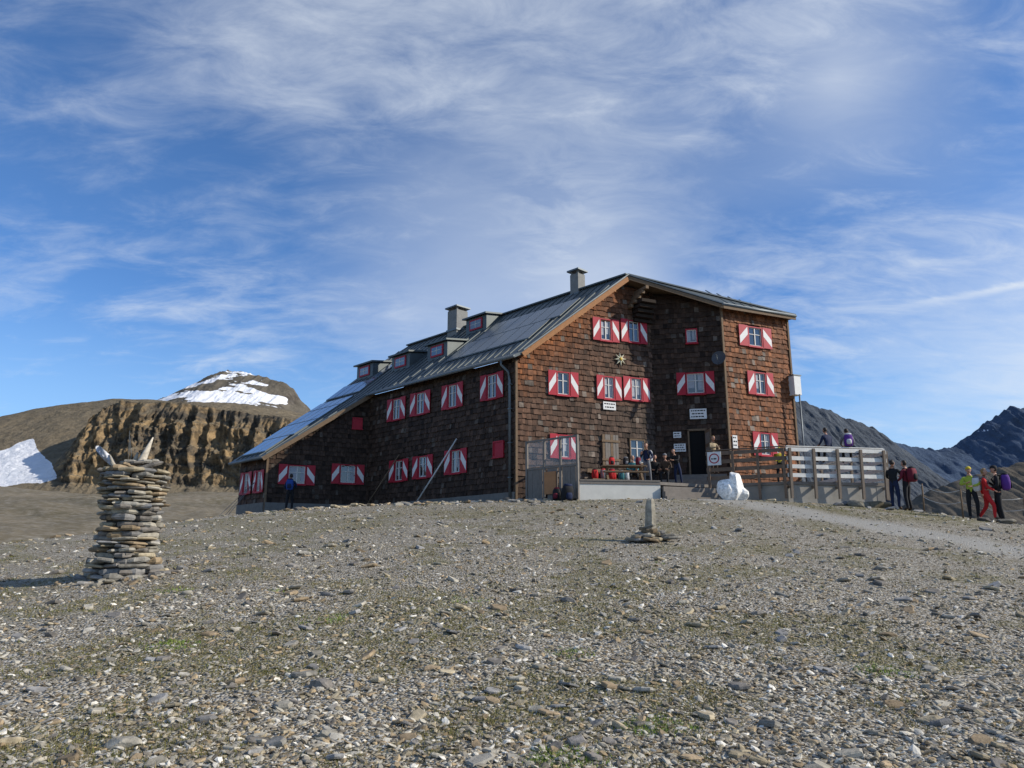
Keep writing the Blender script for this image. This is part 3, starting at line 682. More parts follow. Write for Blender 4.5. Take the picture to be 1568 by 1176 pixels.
wk.box(WKw.p(1.05,gz+.3,.1),WKw.ax(.6),WKw.nx(.04),(0,0,.9),simple("hatch_brown",(.42,.20,.085),.7))
wk2=Wall(np.array([2.65,30.3]),np.array([.05,.9987]),1)
for s_ in (.9,1.9): wk.box(wk2.p(s_,3.1,0),wk2.ax(.08),wk2.nx(.08),(0,0,1.8),M_gwood)
for z_ in (3.2,4.0,4.8): wk.box(wk2.p(.1,z_,.0),wk2.ax(2.6),wk2.nx(.05),(0,0,.08),M_gwood)
wk.add([wk2.p(.1,3.3,.03),wk2.p(2.7,3.3,.03),wk2.p(2.7,4.8,.03),wk2.p(.1,4.8,.03)],[(0,1,2,3)],M_plex)
wk.obj("windbreak_screen")
be=MB(); be.box(WA.p(3.4,3.5,.25),WA.ax(3.3),WA.nx(.42),(0,0,.06),M_wood)
for s_ in (3.6,5.0,6.4): be.box(WA.p(s_,3.1,.3),WA.ax(.08),WA.nx(.32),(0,0,.4),M_wood)
be.box(WA.p(3.4,3.85,.16),WA.ax(3.3),WA.nx(.04),(0,0,.2),M_wood)
be.obj("wooden_bench")
pt=MB(); T=np.array([4.6,31.6])
pt.box((T[0]-.9,T[1]-.35,3.8),(1.8,.15,0),(-.06,.7,0),(0,0,.05),M_wood)
for i in(-.7,.7):
    pt.beam((T[0]+i,T[1]-.5,3.1),(T[0]+i,T[1]+.25,3.8),.08,.08,M_wood); pt.beam((T[0]+i,T[1]+.55,3.1),(T[0]+i,T[1]-.2,3.8),.08,.08,M_wood)
pt.box((T[0]-.9,T[1]-.85,3.5),(1.8,.15,0),(-.03,.28,0),(0,0,.05),M_wood)
pt.obj("picnic_table")
# ------------------------------------------------------------------ backpacks
def mcol(name,c,rough=.8): return simple(name,c,rough,var=.2,scale=12,bmp=.1)
def pack_geo(mb,T,mt,ms,s=1.0):
    rings=[(0,.11,.07),(.04,.15,.11),(.2,.165,.13),(.36,.155,.12),(.44,.13,.095),(.47,.07,.05)]
    V=[];n=12
    for z,rx,ry in rings:
        for k in range(n):
            t=2*math.pi*k/n; cx_=math.copysign(abs(math.cos(t))**.6,math.cos(t)); sy=math.copysign(abs(math.sin(t))**.6,math.sin(t))
            V.append(T@Vector((rx*cx_*s,ry*sy*s,z*s)))
    Fs=[(i*n+k,i*n+(k+1)%n,(i+1)*n+(k+1)%n,(i+1)*n+k) for i in range(5) for k in range(n)]+[tuple(range(n))[::-1],tuple(range(5*n,6*n))]
    mb.add(V,Fs,mt,smooth=True)
    for (c,hx,hy,hz,mm) in (((0,-.0,.46),.13,.10,.045,ms),((0,-.13,.16),.10,.04,.10,ms)):
        V=[]
        for z,k2 in ((-1,.75),(-.4,1),(.4,1),(1,.7)):
            for k in range(8):
                t=2*math.pi*(k+.5)/8; V.append(T@Vector(((c[0]+hx*k2*math.cos(t))*s,(c[1]+hy*k2*math.sin(t))*s,(c[2]+hz*z)*s)))
        mb.add(V,[(i*8+k,i*8+(k+1)%8,(i+1)*8+(k+1)%8,(i+1)*8+k) for i in range(3) for k in range(8)]+[tuple(range(8))[::-1],tuple(range(24,32))],mm,smooth=True)
    for sx in(-.08,.08):
        mb.tube([T@Vector((sx*s,.12*s,.05*s)),T@Vector((sx*s,.16*s,.25*s)),T@Vector((sx*s,.12*s,.42*s))],.012*s,ms,6)
C_={k:mcol('cloth_'+k,v) for k,v in dict(navy=(.012,.02,.055),black=(.012,.012,.014),maroon=(.14,.012,.025),red=(.50,.02,.02),yellow=(.55,.42,.03),grey=(.16,.16,.17),white=(.55,.55,.55),purple=(.10,.03,.22),blue=(.02,.06,.25),brown=(.07,.045,.03),tan=(.30,.23,.14),lime=(.35,.42,.05),teal=(.03,.15,.17),orange=(.5,.15,.03)).items()}
M_skin=simple("skin",(.46,.26,.18),.55,var=.08,bmp=0)
M_hair={'d':simple("hair_dark",(.03,.02,.014),.6,bmp=.1),'b':simple("hair_blond",(.25,.16,.07),.6,bmp=.1),'g':simple("hair_grey",(.3,.29,.27),.6,bmp=.1)}
M_eye=simple("eye_dark",(.02,.015,.01),.2,bmp=0); M_lip=simple("lips",(.32,.10,.09),.5,bmp=0)
def backpack(name,x,y,z,yaw,mt,ms,s=1.0,tilt=.1):
    mb=MB(); T=Matrix.Translation((x,y,z))@Matrix.Rotation(yaw,4,'Z')@Matrix.Rotation(tilt,4,'X'); pack_geo(mb,T,mt,ms,s); return mb.obj(name)
backpack("backpack",2.15,30.1,G(2.15,30.1)-.02,.3,C_['black'],C_['navy'],1.35,.15)
backpack("backpack",1.75,30.4,G(1.75,30.4)-.02,-.5,C_['black'],C_['maroon'],1.05,-.12)
for k,(s_,c1,c2,sz) in enumerate([(3.65,'red','black',.9),(4.1,'grey','red',.95),(4.55,'red','maroon',1.0),(5.0,'teal','grey',.9),(5.35,'white','grey',.8)]):
    q=WA.p(s_,3.56,.42); backpack("backpack",q[0],q[1],3.56,2.6+random.random(),C_[c1],C_[c2],sz)
for x,y,c1,c2 in ((4.1,31.6,'red','black'),(4.7,31.7,'black','grey'),(5.2,31.6,'maroon','grey')): backpack("backpack",x,y,3.86,random.random()*3,C_[c1],C_[c2],.72,.05)
# ------------------------------------------------------------------ people
def skinbody(J,Ed,Rd):
    me=bpy.data.meshes.new("tmp"); names=list(J); me.from_pydata([J[k] for k in names],[(names.index(a),names.index(b)) for a,b in Ed],[])
    o=bpy.data.objects.new("tmp",me); COL.objects.link(o)
    md=o.modifiers.new("s",'SKIN'); md.use_smooth_shade=True; md.branch_smoothing=.6
    sv=me.skin_vertices[0].data if me.skin_vertices else None
    if sv is None:
        me.update()
        bm=bmesh.new(); bm.from_mesh(me); bm.verts.layers.skin.verify(); bm.to_mesh(me); bm.free(); sv=me.skin_vertices[0].data
    for i,k in enumerate(names):
        r=Rd[k]; sv[i].radius=r if hasattr(r,'__len__') else (r,r); sv[i].use_root=(k=='pelvis')
    o.modifiers.new("ss",'SUBSURF').levels=1
    dg=bpy.context.evaluated_depsgraph_get(); dg.update(); ev=o.evaluated_get(dg); em_=ev.to_mesh()
    V=[tuple(v.co) for v in em_.vertices]; Fs=[tuple(p.vertices) for p in em_.polygons]; ev.to_mesh_clear()
    bpy.data.objects.remove(o); bpy.data.meshes.remove(me); return V,Fs
BASE=dict(pelvis=(0,0,.95),spine=(0,.0,1.14),chest=(0,-.01,1.34),neck=(0,-.01,1.47),head=(0,.01,1.56))
def sidej(sg,sh=(.18,-.01,1.41),el_=(.25,-.05,1.13),wr=(.25,.06,.90),hip=(.09,0,.90),kn=(.11,.03,.50),an=(.11,-.02,.10),toe=(.13,.14,.04)):
    n='R' if sg>0 else 'L'
    return {k+n:(v[0]*sg,v[1],v[2]) for k,v in dict(sh=sh,el=el_,wr=wr,hip=hip,kn=kn,an=an,toe=toe).items()}
def pose(kind):
    J=dict(BASE)
    if kind=='stand': J.update(sidej(1));J.update(sidej(-1))
    elif kind=='pack':
        J.update(sidej(1,el_=(.27,.02,1.14),wr=(.16,.2,1.28),kn=(.10,.06,.5)));J.update(sidej(-1,el_=(.27,.0,1.14),wr=(.2,.2,1.05),kn=(.13,.0,.5),an=(.14,-.06,.10),toe=(.17,.10,.04)))
    elif kind=='walk':
        J.update(sidej(1,el_=(.24,.08,1.14),wr=(.22,.28,1.0),kn=(.10,.20,.52),an=(.10,.18,.11),toe=(.11,.34,.06)));J.update(sidej(-1,el_=(.25,-.16,1.16),wr=(.24,-.12,.92),kn=(.10,-.04,.5),an=(.10,-.30,.14),toe=(.10,-.17,.03)))
    elif kind=='arms':
        J.update(sidej(1,el_=(.28,.12,1.18),wr=(.10,.32,1.2)));J.update(sidej(-1,el_=(.27,.1,1.17),wr=(.06,.30,1.1),kn=(.14,.06,.5)))
    elif kind=='lean':
        J.update(spine=(0,.06,1.12),chest=(0,.16,1.28),neck=(0,.22,1.39),head=(0,.28,1.46))
        J.update(sidej(1,sh=(.18,.17,1.33),el_=(.24,.30,1.12),wr=(.14,.48,1.10)));J.update(sidej(-1,sh=(.18,.17,1.33),el_=(.24,.30,1.12),wr=(.1,.48,1.12),kn=(.13,-.04,.5),an=(.13,-.12,.1),toe=(.14,.04,.04)))
    elif kind=='sit':
        for k in J: J[k]=(J[k][0],J[k][1],J[k][2]-.95+.56)
        J.update(chest=(0,.05,.95),spine=(0,.02,.75),neck=(0,.09,1.08),head=(0,.13,1.165))
        for sg in(1,-1):
            J.update(sidej(sg,sh=(.18,.07,1.02),el_=(.26,.14,.77),wr=(.16,.36,.70),hip=(.09,.03,.53),kn=(.15,.43,.54),an=(.14,.44,.10),toe=(.16,.60,.04)))
    return J
RAD=dict(pelvis=(.15,.115),spine=(.135,.10),chest=(.165,.115),neck=.055,head=.048)
for n in 'LR': RAD.update({'sh'+n:.066,'el'+n:.047,'wr'+n:.032,'hip'+n:.092,'kn'+n:.062,'an'+n:.045,'toe'+n:(.045,.03)})
ED=[('pelvis','spine'),('spine','chest'),('chest','neck'),('neck','head')]+[(a+n if a not in('chest','pelvis') else a,b+n) for n in 'LR' for a,b in (('chest','sh'),('sh','el'),('el','wr'),('pelvis','hip'),('hip','kn'),('kn','an'),('an','toe'))]
def person(name,x,y,z,yaw,h,kind,top,legs,hair='d',pack=None,hat=None,shoes='brown',fat=1.0,headturn=0):
    J=pose(kind); Rd={k:(tuple(a*fat for a in v) if hasattr(v,'__len__') else v*fat) for k,v in RAD.items()}
    V,Fs=skinbody(J,ED,Rd)
    sc_=h/1.76; T=Matrix.Translation((x,y,z))@Matrix.Rotation(yaw,4,'Z')@Matrix.Scale(sc_,4)
    mb=MB(); Vn=np.array(V)
    segs=[]
    for a,b_ in ED:
        lab='top'
        if a=='neck' : lab='skin'
        if a[:3]=='hip' or a[:2]=='kn' or b_[:3]=='hip': lab='legs'
        if a[:2]=='an': lab='shoe'
        if a=='pelvis' and b_=='spine': lab='torso0'
        segs.append((np.array(J[a],float),np.array(J[b_],float),lab))
    mats={'top':C_[top],'legs':C_[legs],'skin':M_skin,'shoe':C_[shoes]}
    fcs={k:[] for k in mats}
    for f in Fs:
        c=Vn[list(f)].mean(0); best=1e9;lab='top'
        for a,b_,lb in segs:
            d=b_-a; t=max(0,min(1,((c-a)@d)/(d@d))); ds=np.linalg.norm(c-a-d*t)
            if ds<best:
                best=ds; lab=lb if lb!='torso0' else ('legs' if t<.12 else 'top')
        fcs[lab].append(f)
    Vt=[T@Vector(v) for v in V]
    for k,fl in fcs.items():
        if fl:
            used=sorted({i for f in fl for i in f}); mp={i:j for j,i in enumerate(used)}
            mb.add([Vt[i] for i in used],[tuple(mp[i] for i in f) for f in fl],mats[k],smooth=True)
    hc=Vector(J['head'])+Vector((0,.015,.10)); HT=T@Matrix.Translation(hc)@Matrix.Rotation(headturn,4,'Z')
    def sph(c,r,mt,cond=None,nu=14,nv=10,shape=None):
        V=[];Fs=[]
        for j in range(nv+1):
            ph=math.pi*j/nv
            for i in range(nu):
                t=2*math.pi*i/nu; p=Vector((math.sin(ph)*math.cos(t),math.sin(ph)*math.sin(t),math.cos(ph)))
                if shape: p=shape(p)
                V.append((c[0]+p.x*r[0],c[1]+p.y*r[1],c[2]+p.z*r[2]))
        for j in range(nv):
            for i in range(nu):
                q=(j*nu+i,(j+1)*nu+i,(j+1)*nu+(i+1)%nu,j*nu+(i+1)%nu)
                m_=np.mean([V[k] for k in q],0)-np.array(c)
                if cond is None or cond(m_): Fs.append(q)
        mb.add([HT@Vector(v) for v in V],Fs,mt,smooth=True)
    def hshape(p):
        k=1.0-.28*max(0,-p.z)**1.5; return Vector((p.x*k,p.y*(1-.12*max(0,-p.z))+ (.06*max(0,-p.z) if p.y>0 else 0),p.z))
    sph((0,0,0),(.076,.094,.118),M_skin,shape=hshape)
    sph((0,-.006,.012),(.084,.101,.118),M_hair[hair],cond=lambda m_: (m_[1]<.015 and m_[2]>-.075) or m_[2]>.055,shape=hshape)
    V=[(0,.088,.02),(-.014,.09,-.025),(.014,.09,-.025),(0,.118,-.018)]; mb.add([HT@Vector(v) for v in V],[(0,1,3),(0,3,2),(1,2,3)],M_skin)
    for sx in(-.03,.03): sph((sx,.083,.012),(.012,.008,.008),M_eye,nu=8,nv=5)
    sph((0,.083,-.055),(.024,.008,.007),M_lip,nu=8,nv=5)
    for sx in(-.078,.078): sph((sx,0,-.005),(.012,.022,.03),M_skin,nu=8,nv=6)
    if hat:
        sph((0,-.002,.03),(.092,.108,.105),C_[hat],cond=lambda m_:m_[2]>.0,shape=None)
        sph((0,.10,.045),(.07,.06,.008),C_[hat],nu=10,nv=4)
    for n in 'LR':
        e=Vector(J['el'+n]);wv=Vector(J['wr'+n]); d=(wv-e).normalized(); side=Vector((0,0,1)).cross(d)
        if side.length<.1: side=Vector((0,1,0))
        side.normalize()
        if abs(d.z)>.8: side=Vector((0,1,0))
        inw=d.cross(side).normalized()
        mb.tube([T@(wv-d*.02),T@(wv+d*.03),T@(wv+d*.075),T@(wv+d*.09)],[.026*sc_,.036*sc_,.040*sc_,.032*sc_],M_skin,8,flat=.55)
        for k,(o_,l_) in enumerate(((-.03,.065),(-.01,.078),(.011,.073),(.031,.056))):
            b0=wv+d*.082+side*o_; b1=b0+d*l_*.5+inw*.006; b2=b1+d*l_*.38+inw*.022; b3=b2+d*l_*.15+inw*.02
            mb.tube([T@b0,T@b1,T@b2,T@b3],[.0095*sc_,.009*sc_,.008*sc_,.005*sc_],M_skin,6)
        b0=wv+d*.03-side*.028; mb.tube([T@b0,T@(b0+d*.03-side*.025),T@(b0+d*.06-side*.03+inw*.015)],[.013*sc_,.011*sc_,.008*sc_],M_skin,6)
    if pack:
        c1,c2=pack; chs=Vector(J['chest']); PT=T@Matrix.Translation((0,chs.y-.235,chs.z-.34)); pack_geo(mb,PT,C_[c1],C_[c2],1.05)
        for sx in(-.1,.1): mb.tube([T@Vector((sx,chs.y-.13,chs.z+.1)),T@Vector((sx,chs.y+.0,chs.z+.15)),T@Vector((sx,chs.y+.13,chs.z+.02)),T@Vector((sx*1.3,chs.y+.02,chs.z-.25))],.018,C_[c2],6)
    return mb.obj(name)
def stand(name,x,y,*a,**k): return person(name,x,y,G(x,y)-.01,*a,**k)
pi=math.pi
stand("hiker",-10.6,37.0,.1,1.80,'pack','navy','black',pack=('blue','navy'),hair='d',fat=1.15)
stand("hiker",14.05,27.5,.5,1.78,'pack','maroon','black',pack=('maroon','black'),fat=1.1)
stand("hiker",13.65,27.6,-.9,1.76,'arms','black','navy',fat=1.1)
stand("hiker",14.95,25.2,2.6,1.70,'arms','lime','black',hat='yellow',fat=1.1)
stand("hiker",15.3,25.0,-2.2,1.68,'walk','red','red',hair='b',pack=('white','grey'),fat=1.1)
stand("hiker",15.62,24.9,1.1,1.82,'pack','black','black',pack=('purple','black'),hat='black',fat=1.1)
person("hiker",5.62,32.0,3.1,2.6,1.74,'pack','navy','grey',pack=('white','black'))
person("hiker",6.10,32.9,3.1,pi,1.74,'sit','black','black')
person("hiker",6.55,32.7,3.1,pi-.4,1.76,'sit','brown','black',hat='grey')
person("hiker",6.95,32.3,3.1,2.4,1.60,'lean','black','navy')
person("hiker",5.15,32.9,3.1,pi,1.7,'sit','teal','black',hair='g')
person("hiker",9.02,34.25,3.80,pi+.5,1.70,'arms','tan','brown',hair='b')
person("hiker",11.15,31.9,3.1,-.3,1.66,'lean','yellow','black',hat='yellow')
person("hiker",12.85,30.98,3.95,.35,1.78,'sit','navy','black',fat=1.1)
person("hiker",13.70,31.12,3.95,-.25,1.76,'sit','grey','black',pack=('purple','white'),fat=1.1)
# ------------------------------------------------------------------ stones
M_rock=attrmat("stone",.9,9,.4,.6,.01,45)
def slab(mb,c,rx,ry,h,rot,tilt=(0,0),col=(.3,.28,.25),n=7,mat=None):
    V=[]; ang=sorted([2*math.pi*(k+random.uniform(-.3,.3))/n for k in range(n)])
    Rm=Matrix.Rotation(tilt[0],3,'X')@Matrix.Rotation(tilt[1],3,'Y')
    rs=[random.uniform(.8,1.12) for _ in ang]
    lay=[(-.5,.86),(-.15,1.0),(.25,.97),(.5,.82)]
    for z,k in lay:
        for a,r in zip(ang,rs):
            kk=k*r*random.uniform(.95,1.05); px,py=rx*kk*math.cos(a),ry*kk*math.sin(a)
            v=Rm@Vector((px,py,h*(z+random.uniform(-.08,.08)))); ca,sa=math.cos(rot),math.sin(rot)
            V.append((c[0]+v.x*ca-v.y*sa,c[1]+v.x*sa+v.y*ca,c[2]+v.z))
    Fs=[(i*n+k,i*n+(k+1)%n,(i+1)*n+(k+1)%n,(i+1)*n+k) for i in range(3) for k in range(n)]+[tuple(range(n))[::-1],tuple(range(3*n,4*n))]
    mb.add(V,Fs,mat or M_rock,col)
def rcol(k=1.0):
    b_=random.choice([(.28,.26,.22),(.32,.29,.23),(.20,.18,.155),(.36,.30,.20),(.24,.23,.215),(.28,.21,.13)]); s=random.uniform(.6,1.15)*k; return tuple(x*s for x in b_)
cn=MB(); cx0,cy0=-6.46,13.2; z=G(cx0,cy0)-.08; top=1.48
core=[(z,.44),(.6,.36),(top-.08,.30)]
cn.tube([(cx0,cy0,a) for a,_ in core],[r for _,r in core],M_rock,12,(.05,.045,.04))
zz_=z
while zz_<top:
    f=(zz_-z)/(top-z); R0=.535-.06*sst(0,.25,f)+.02*math.sin(f*8+1)+random.uniform(-.02,.03); th_=random.uniform(.045,.115)
    a=random.random()*6
    end=a+2*math.pi
    while a<end:
        wd=random.uniform(.13,.30); dep=random.uniform(.13,.22); t2=th_*random.uniform(.55,1.05)
        rr0=R0-dep*.75+random.uniform(-.06,.06)
        slab(cn,(cx0+rr0*math.cos(a),cy0+rr0*math.sin(a),zz_+th_/2+random.uniform(-.015,.015)),dep,wd*.95,t2,a,(random.uniform(-.10,.10),random.uniform(-.12,.06)),rcol(1.05),random.choice([5,6,7,8]))
        a+=wd*1.75/R0
    zz_+=th_*.95
for k in range(14):
    a=random.random()*6.28; r=random.uniform(0,.30); slab(cn,(cx0+r*math.cos(a),cy0+r*math.sin(a),top+.03+.015*k*(1-r)),.2,.14,.06,a,(random.uniform(-.3,.3),random.uniform(-.3,.3)),rcol(.9))
slab(cn,(cx0+.28,cy0-.15,top+.10),.26,.12,.07,.3,(.1,-.35),rcol())
cn.tube([(cx0+.04,cy0,top+.02),(cx0+.10,cy0,top+.22),(cx0+.17,cy0,top+.42),(cx0+.24,cy0,top+.62)],[.13,.11,.07,.015],M_rock,7,(.52,.46,.37),flat=.5)
cn.tube([(cx0-.12,cy0,top-.05),(cx0-.02,cy0,top+.25),(cx0+.0,cy0,top+.36)],[.05,.035,.01],M_rock,6,(.42,.37,.29))
cn.tube([(cx0-.25,cy0-.1,top+.0),(cx0-.36,cy0-.1,top+.16),(cx0-.42,cy0-.1,top+.30)],[.05,.035,.01],M_rock,6,(.42,.37,.29))
for k in range(30):
    a=random.random()*6.28; r=random.uniform(.5,.95); x,y=cx0+r*math.cos(a),cy0+r*math.sin(a); slab(cn,(x,y,G(x,y)+.02),random.uniform(.06,.18),random.uniform(.05,.12),random.uniform(.03,.08),a,(random.uniform(-.25,.25),random.uniform(-.25,.25)),rcol())
cn.tube([(cx0-.09,cy0-.1,top),(cx0-.10,cy0-.1,top+.35),(cx0-.13,cy0-.1,top+.72)],.004,M_met,5); cn.tube([(cx0-.09,cy0-.1,top),(cx0-.05,cy0-.1,top+.3),(cx0-.11,cy0-.1,top+.6)],.004,M_met,5)
cn.obj("stone_cairn")
sp_=MB(); px,py=2.97,16.9; gz=G(px,py)
for k in range(34):
    a=random.random()*6.28; r=random.uniform(0,.42); hh=.30*(1-r/.5)*random.random()
    slab(sp_,(px+r*math.cos(a)*1.15,py+r*math.sin(a)*.7,gz+.03+hh),random.uniform(.12,.22),random.uniform(.09,.15),random.uniform(.05,.09),random.uniform(-.5,.5),(random.uniform(-.2,.2),random.uniform(-.2,.2)),rcol(.85))
V=[];Fs=[]
for z_,hw in ((0,.125),(.2,.118),(.42,.122),(.62,.105),(.76,.09),(.80,.05)):
    for k in range(7):
        t=2*math.pi*k/7+.3; V.append((px+.02+hw*math.cos(t)*random.uniform(.86,1.1)+z_*.03,py+hw*.9*math.sin(t)*random.uniform(.86,1.1),gz+.12+z_+random.uniform(-.015,.015)))
for i in range(5): Fs+=[(i*7+k,i*7+(k+1)%7,(i+1)*7+(k+1)%7,(i+1)*7+k) for k in range(7)]
Fs.append(tuple(range(35,42))); sp_.add(V,Fs,M_rock,(.33,.295,.23)); sp_.obj("stone_marker_post")
def boulder(mb,c,s,col,mat=None,seed=0,sub=3):
    bm=bmesh.new(); bmesh.ops.create_icosphere(bm,subdivisions=sub,radius=1)
    rs=np.random.default_rng(seed); pln=[(Vector(rs.normal(size=3)).normalized(),rs.uniform(.55,.85)) for _ in range(14)]
    V=[]
    for v in bm.verts:
        p=v.co.copy()
        for n,d in pln:
            k=p.dot(n)
            if k>d: p-=n*(k-d)
        V.append((c[0]+p.x*s[0],c[1]+p.y*s[1],c[2]+p.z*s[2]))
    mb.add(V,[tuple(x.index for x in f.verts) for f in bm.faces],mat or M_rock,col); bm.free()
wbm=MB(); x,y=8.55,30.1; gz=G(x,y)
boulder(wbm,(x-.14,y,gz+.38),(.44,.36,.62),(.85,.83,.78),seed=91); boulder(wbm,(x+.18,y-.06,gz+.48),(.36,.34,.80),(.85,.83,.78),seed=93); boulder(wbm,(x+.38,y-.12,gz+.20),(.24,.24,.36),(.80,.78,.73),seed=96)
wbm.obj("white_boulder")
db=MB()
for k,(x,y,s) in enumerate([(12.3,27.6,.42),(12.9,27.7,.5),(13.3,27.9,.36),(12.0,27.9,.3),(11.6,27.7,.22),(15.2,24.0,.3),(14.7,24.3,.22),(-.2,31.2,.25),(.3,31.0,.2),(-8.5,31,.22)]): boulder(db,(x,y,G(x,y)+s*.15),(s,s*.7,s*.5),rcol(.7),seed=k+3)
db.obj("boulders")
bs=MB()
for k,(x,y,s) in enumerate([(.75,10.64,.10),(-1.63,7.02,.10),(-1.28,5.75,.085),(3.05,6.01,.08),(-.34,6.67,.055),(-2.6,5.6,.12),(-4.6,11.3,.09),(2.7,12.4,.09),(1.5,9.0,.07),(5.5,11.2,.11),(6.5,14,.13),(-3,15.5,.12),(4.2,9.0,.08),(-5.2,9.1,.08),(.9,15.5,.11),(2.2,7.2,.05)]):
    boulder(bs,(x,y,G(x,y)+s*.12),(s*1.25,s*.8,s*.5),rcol(1.0),seed=k+50)
for k in range(1300):
    r=1/random.uniform(1/34,1/5.2); a=math.radians(random.uniform(-40,40)); x,y=r*math.sin(a),r*math.cos(a)
    if dpoly(np.array([x]),np.array([y]))[0]<1.3 and k%4: continue
    s=(.024+.070*random.random()**3)*(r/8)**.5
    slab(bs,(x,y,G(x,y)+s*.10),s*1.4,s*.9,s*random.uniform(.3,.6),random.random()*3,(random.uniform(-.4,.4),random.uniform(-.4,.4)),rcol(1.15),random.choice([5,6,7]))
for k in range(160):
    x=random.uniform(-13,1.5); y=np.interp(x,[-13,-8,0,2],[33,33,31,30.5])+random.uniform(-2.5,1); s=random.uniform(.07,.2)
    slab(bs,(x,y,G(x,y)+s*.12),s*1.4,s*.9,s*.5,random.random()*3,(random.uniform(-.3,.3),random.uniform(-.3,.3)),rcol(1.2),6)
bs.obj("rocks")
phi=(1+5**.5)/2
ico=np.array([(-1,phi,0),(1,phi,0),(-1,-phi,0),(1,-phi,0),(0,-1,phi),(0,1,phi),(0,-1,-phi),(0,1,-phi),(phi,0,-1),(phi,0,1),(-phi,0,-1),(-phi,0,1)],float); ico/=np.linalg.norm(ico[0])
icf=np.array([(0,11,5),(0,5,1),(0,1,7),(0,7,10),(0,10,11),(1,5,9),(5,11,4),(11,10,2),(10,7,6),(7,1,8),(3,9,4),(3,4,2),(3,2,6),(3,6,8),(3,8,9),(4,9,5),(2,4,11),(6,2,10),(8,6,7),(9,8,1)])
def scatter(name,Nn,rmin,rmax,smin,smax,pw,mat,azr=42,seed=1):
    g=np.random.default_rng(seed); r=1/g.uniform(1/rmax,1/rmin,Nn); a=np.radians(g.uniform(-azr,azr,Nn)); x=r*np.sin(a); y=r*np.cos(a)
    gr=greenv(x,y); keep=g.random(Nn)>gr*.6; keep&=~((np.abs(x-8.6)<6.5)&(y>31)); keep&=~((x>-.2)&(x<8)&(y>30.3)&(y>33-.3*x))
    keep&=(fbm(x*1.3,y*1.3,4,44)>.44)|(g.random(Nn)<.5)
    x,y,r=x[keep],y[keep],r[keep]; n=len(x); z=Gv(x,y)
    s=(smin+(smax-smin)*g.random(n)**3.3)*(r/6)**pw; s*=np.where(pathv(x,y)>.5,.6,1)
    V=ico[None]*(1+g.uniform(-.34,.34,(n,12,1)))
    V=V*np.stack([s*g.uniform(1,1.8,n),s*g.uniform(.65,1.1,n),s*g.uniform(.25,.7,n)],-1)[:,None,:]
    t=g.uniform(0,2*np.pi,n); c,s_=np.cos(t),np.sin(t); tl=g.uniform(-.6,.6,n)
    vx=V[...,0];vy=V[...,1];vz=V[...,2]+tl[:,None]*V[...,0]
    X2=vx*c[:,None]-vy*s_[:,None]+x[:,None]; Y2=vx*s_[:,None]+vy*c[:,None]+y[:,None]; Z2=vz+(z+s*.08)[:,None]
    v=np.stack([X2,Y2,Z2],-1).reshape(-1,3); f=(icf[None]+12*np.arange(n)[:,None,None]).reshape(-1,3)
    me=bpy.data.meshes.new(name); me.vertices.add(len(v)); me.vertices.foreach_set('co',v.ravel()); me.loops.add(len(f)*3); me.loops.foreach_set('vertex_index',f.ravel().astype(np.int32))
    me.polygons.add(len(f)); me.polygons.foreach_set('loop_start',np.arange(0,len(f)*3,3,dtype=np.int32))
    me.polygons.foreach_set('use_smooth',np.zeros(len(f),bool)); me.update(calc_edges=True)
    pal=np.array([(.38,.345,.275),(.46,.42,.34),(.26,.23,.18),(.34,.285,.19),(.60,.56,.48),(.19,.165,.13),(.36,.27,.16)]); cc=pal[g.integers(0,len(pal),n)]*g.uniform(.65,1.2,(n,1))
    ca=me.color_attributes.new('Col','FLOAT_COLOR','POINT'); ca.data.foreach_set('color',np.repeat(np.c_[cc,np.ones(n)],12,0).ravel())
    me.materials.append(mat); return link(bpy.data.objects.new(name,me))
scatter("gravel",92000,4.2,36,.006,.032,.45,M_rock,seed=5)
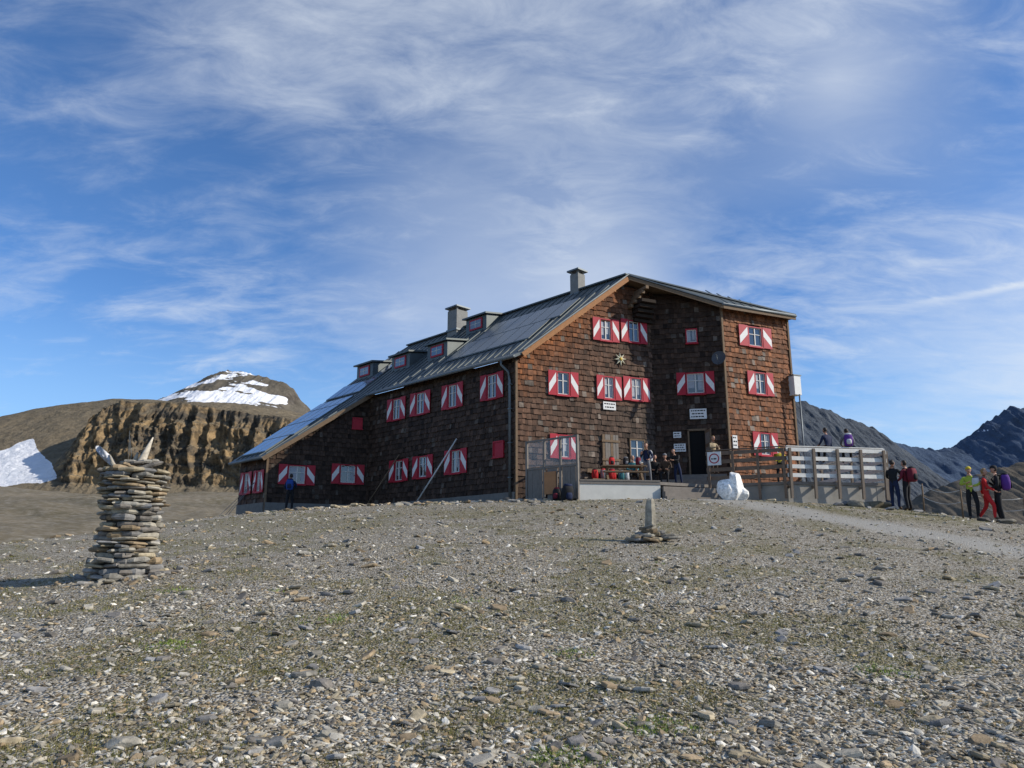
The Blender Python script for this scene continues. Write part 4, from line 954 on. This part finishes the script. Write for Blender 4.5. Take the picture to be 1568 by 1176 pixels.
def grass(Nn):
    g=np.random.default_rng(77); r=1/g.uniform(1/34,1/4.5,Nn); a=np.radians(g.uniform(-42,42,Nn)); x=r*np.sin(a); y=r*np.cos(a)
    spots=np.array([(-4.89,11.6),(.31,5.25),(-3.3,11.4),(-.6,10.6),(-6.1,13.0),(1.0,5.9),(-3.6,8.5),(.6,8.1),(2.6,14),(-2.2,9.6),(3.4,7.4)])
    ds=np.min(np.hypot(x[:,None]-spots[:,0],(y[:,None]-spots[:,1])*1.2),1)+.15*(fbm(x*6,y*6,3,90)-.5)
    pr=np.maximum(greenv(x,y)*.65,sst(.35,.1,ds)); pr=np.maximum(pr,sst(.62,.70,fbm(x*1.6,y*1.6,3,61))*.5)
    k=(g.random(Nn)<pr); k&=~((x>-.2)&(y>30)); x,y,r=x[k],y[k],r[k]; ds=ds[k]; n=len(x); z=Gv(x,y)
    B=6; v=np.zeros((n,B,3,3)); 
    for b_ in range(B):
        t=g.uniform(0,6.28,n); ln=g.uniform(.012,.032,n)*(r/7)**.35; w_=.0036*(r/6)**.7; ox=g.normal(0,.025,n); oy=g.normal(0,.025,n); le=g.uniform(.2,.9,n)
        bx_=x+ox;by_=y+oy; ct,st_=np.cos(t),np.sin(t)
        v[:,b_,0]=np.stack([bx_-st_*w_,by_+ct*w_,z-.005],-1); v[:,b_,1]=np.stack([bx_+st_*w_,by_-ct*w_,z-.005],-1); v[:,b_,2]=np.stack([bx_+ct*ln*le,by_+st_*ln*le,z+ln],-1)
    v=v.reshape(-1,3); nf=n*B
    me=bpy.data.meshes.new("grass"); me.vertices.add(len(v)); me.vertices.foreach_set('co',v.ravel()); me.loops.add(nf*3); me.loops.foreach_set('vertex_index',np.arange(nf*3,dtype=np.int32))
    me.polygons.add(nf); me.polygons.foreach_set('loop_start',np.arange(0,nf*3,3,dtype=np.int32)); me.update(calc_edges=True)
    pal=np.array([(.16,.150,.045),(.20,.165,.065),(.23,.18,.085),(.12,.125,.032),(.17,.165,.05)]); cc=pal[g.integers(0,5,n)]*g.uniform(.7,1.2,(n,1))
    cc=np.where((ds<.32)[:,None],cc*np.array([1.0,1.55,.7]),cc)
    ca=me.color_attributes.new('Col','FLOAT_COLOR','POINT'); ca.data.foreach_set('color',np.repeat(np.c_[cc,np.ones(n)],B*3,0).ravel())
    me.materials.append(attrmat("grass_blades",.8,3,.2,0)); return link(bpy.data.objects.new("grass",me))
grass(65000)
pp=MB(); pp.tube([WB.p(5.5,2.55,1.2),WB.p(3.8,5.6,.14)],.035,M_frm,6); pp.obj("leaning_pole")
pp=MB(); pp.tube([WB.p(10.0,2.55,1.0),WB.p(8.3,5.3,.14)],.03,M_wood,6); pp.obj("leaning_pole")
pp=MB(); pp.tube([(-13.6,36.5,1.7),(-13.2,40,4.2)],.012,M_met,5); pp.tube([(-13.9,36.6,1.6),(-13.2,40,4.2)],.012,M_met,5); pp.tube([(-14.2,36.3,1.5),(-13.5,40.3,4.0)],.012,M_met,5); pp.obj("guy_wires")
rfn=MB(); posts=[(14.3,27.0,1.0),(14.75,25.5,.95),(16.6,25.2,.9)]
for x,y,h in posts: rfn.tube([(x,y,G(x,y)-.1),(x+.03,y,G(x,y)+h)],.03,M_wood,6)
for (x,y,h),(x2,y2,h2) in zip(posts[:-1],posts[1:]):
    for k in (.95,.55):
        a=np.array([x,y,G(x,y)+h*k]);b_=np.array([x2,y2,G(x2,y2)+h2*k]); rfn.tube([a*(1-t)+b_*t-[0,0,.15*4*t*(1-t)] for t in np.linspace(0,1,7)],.009,M_frm,5)
rfn.obj("rope_fence")
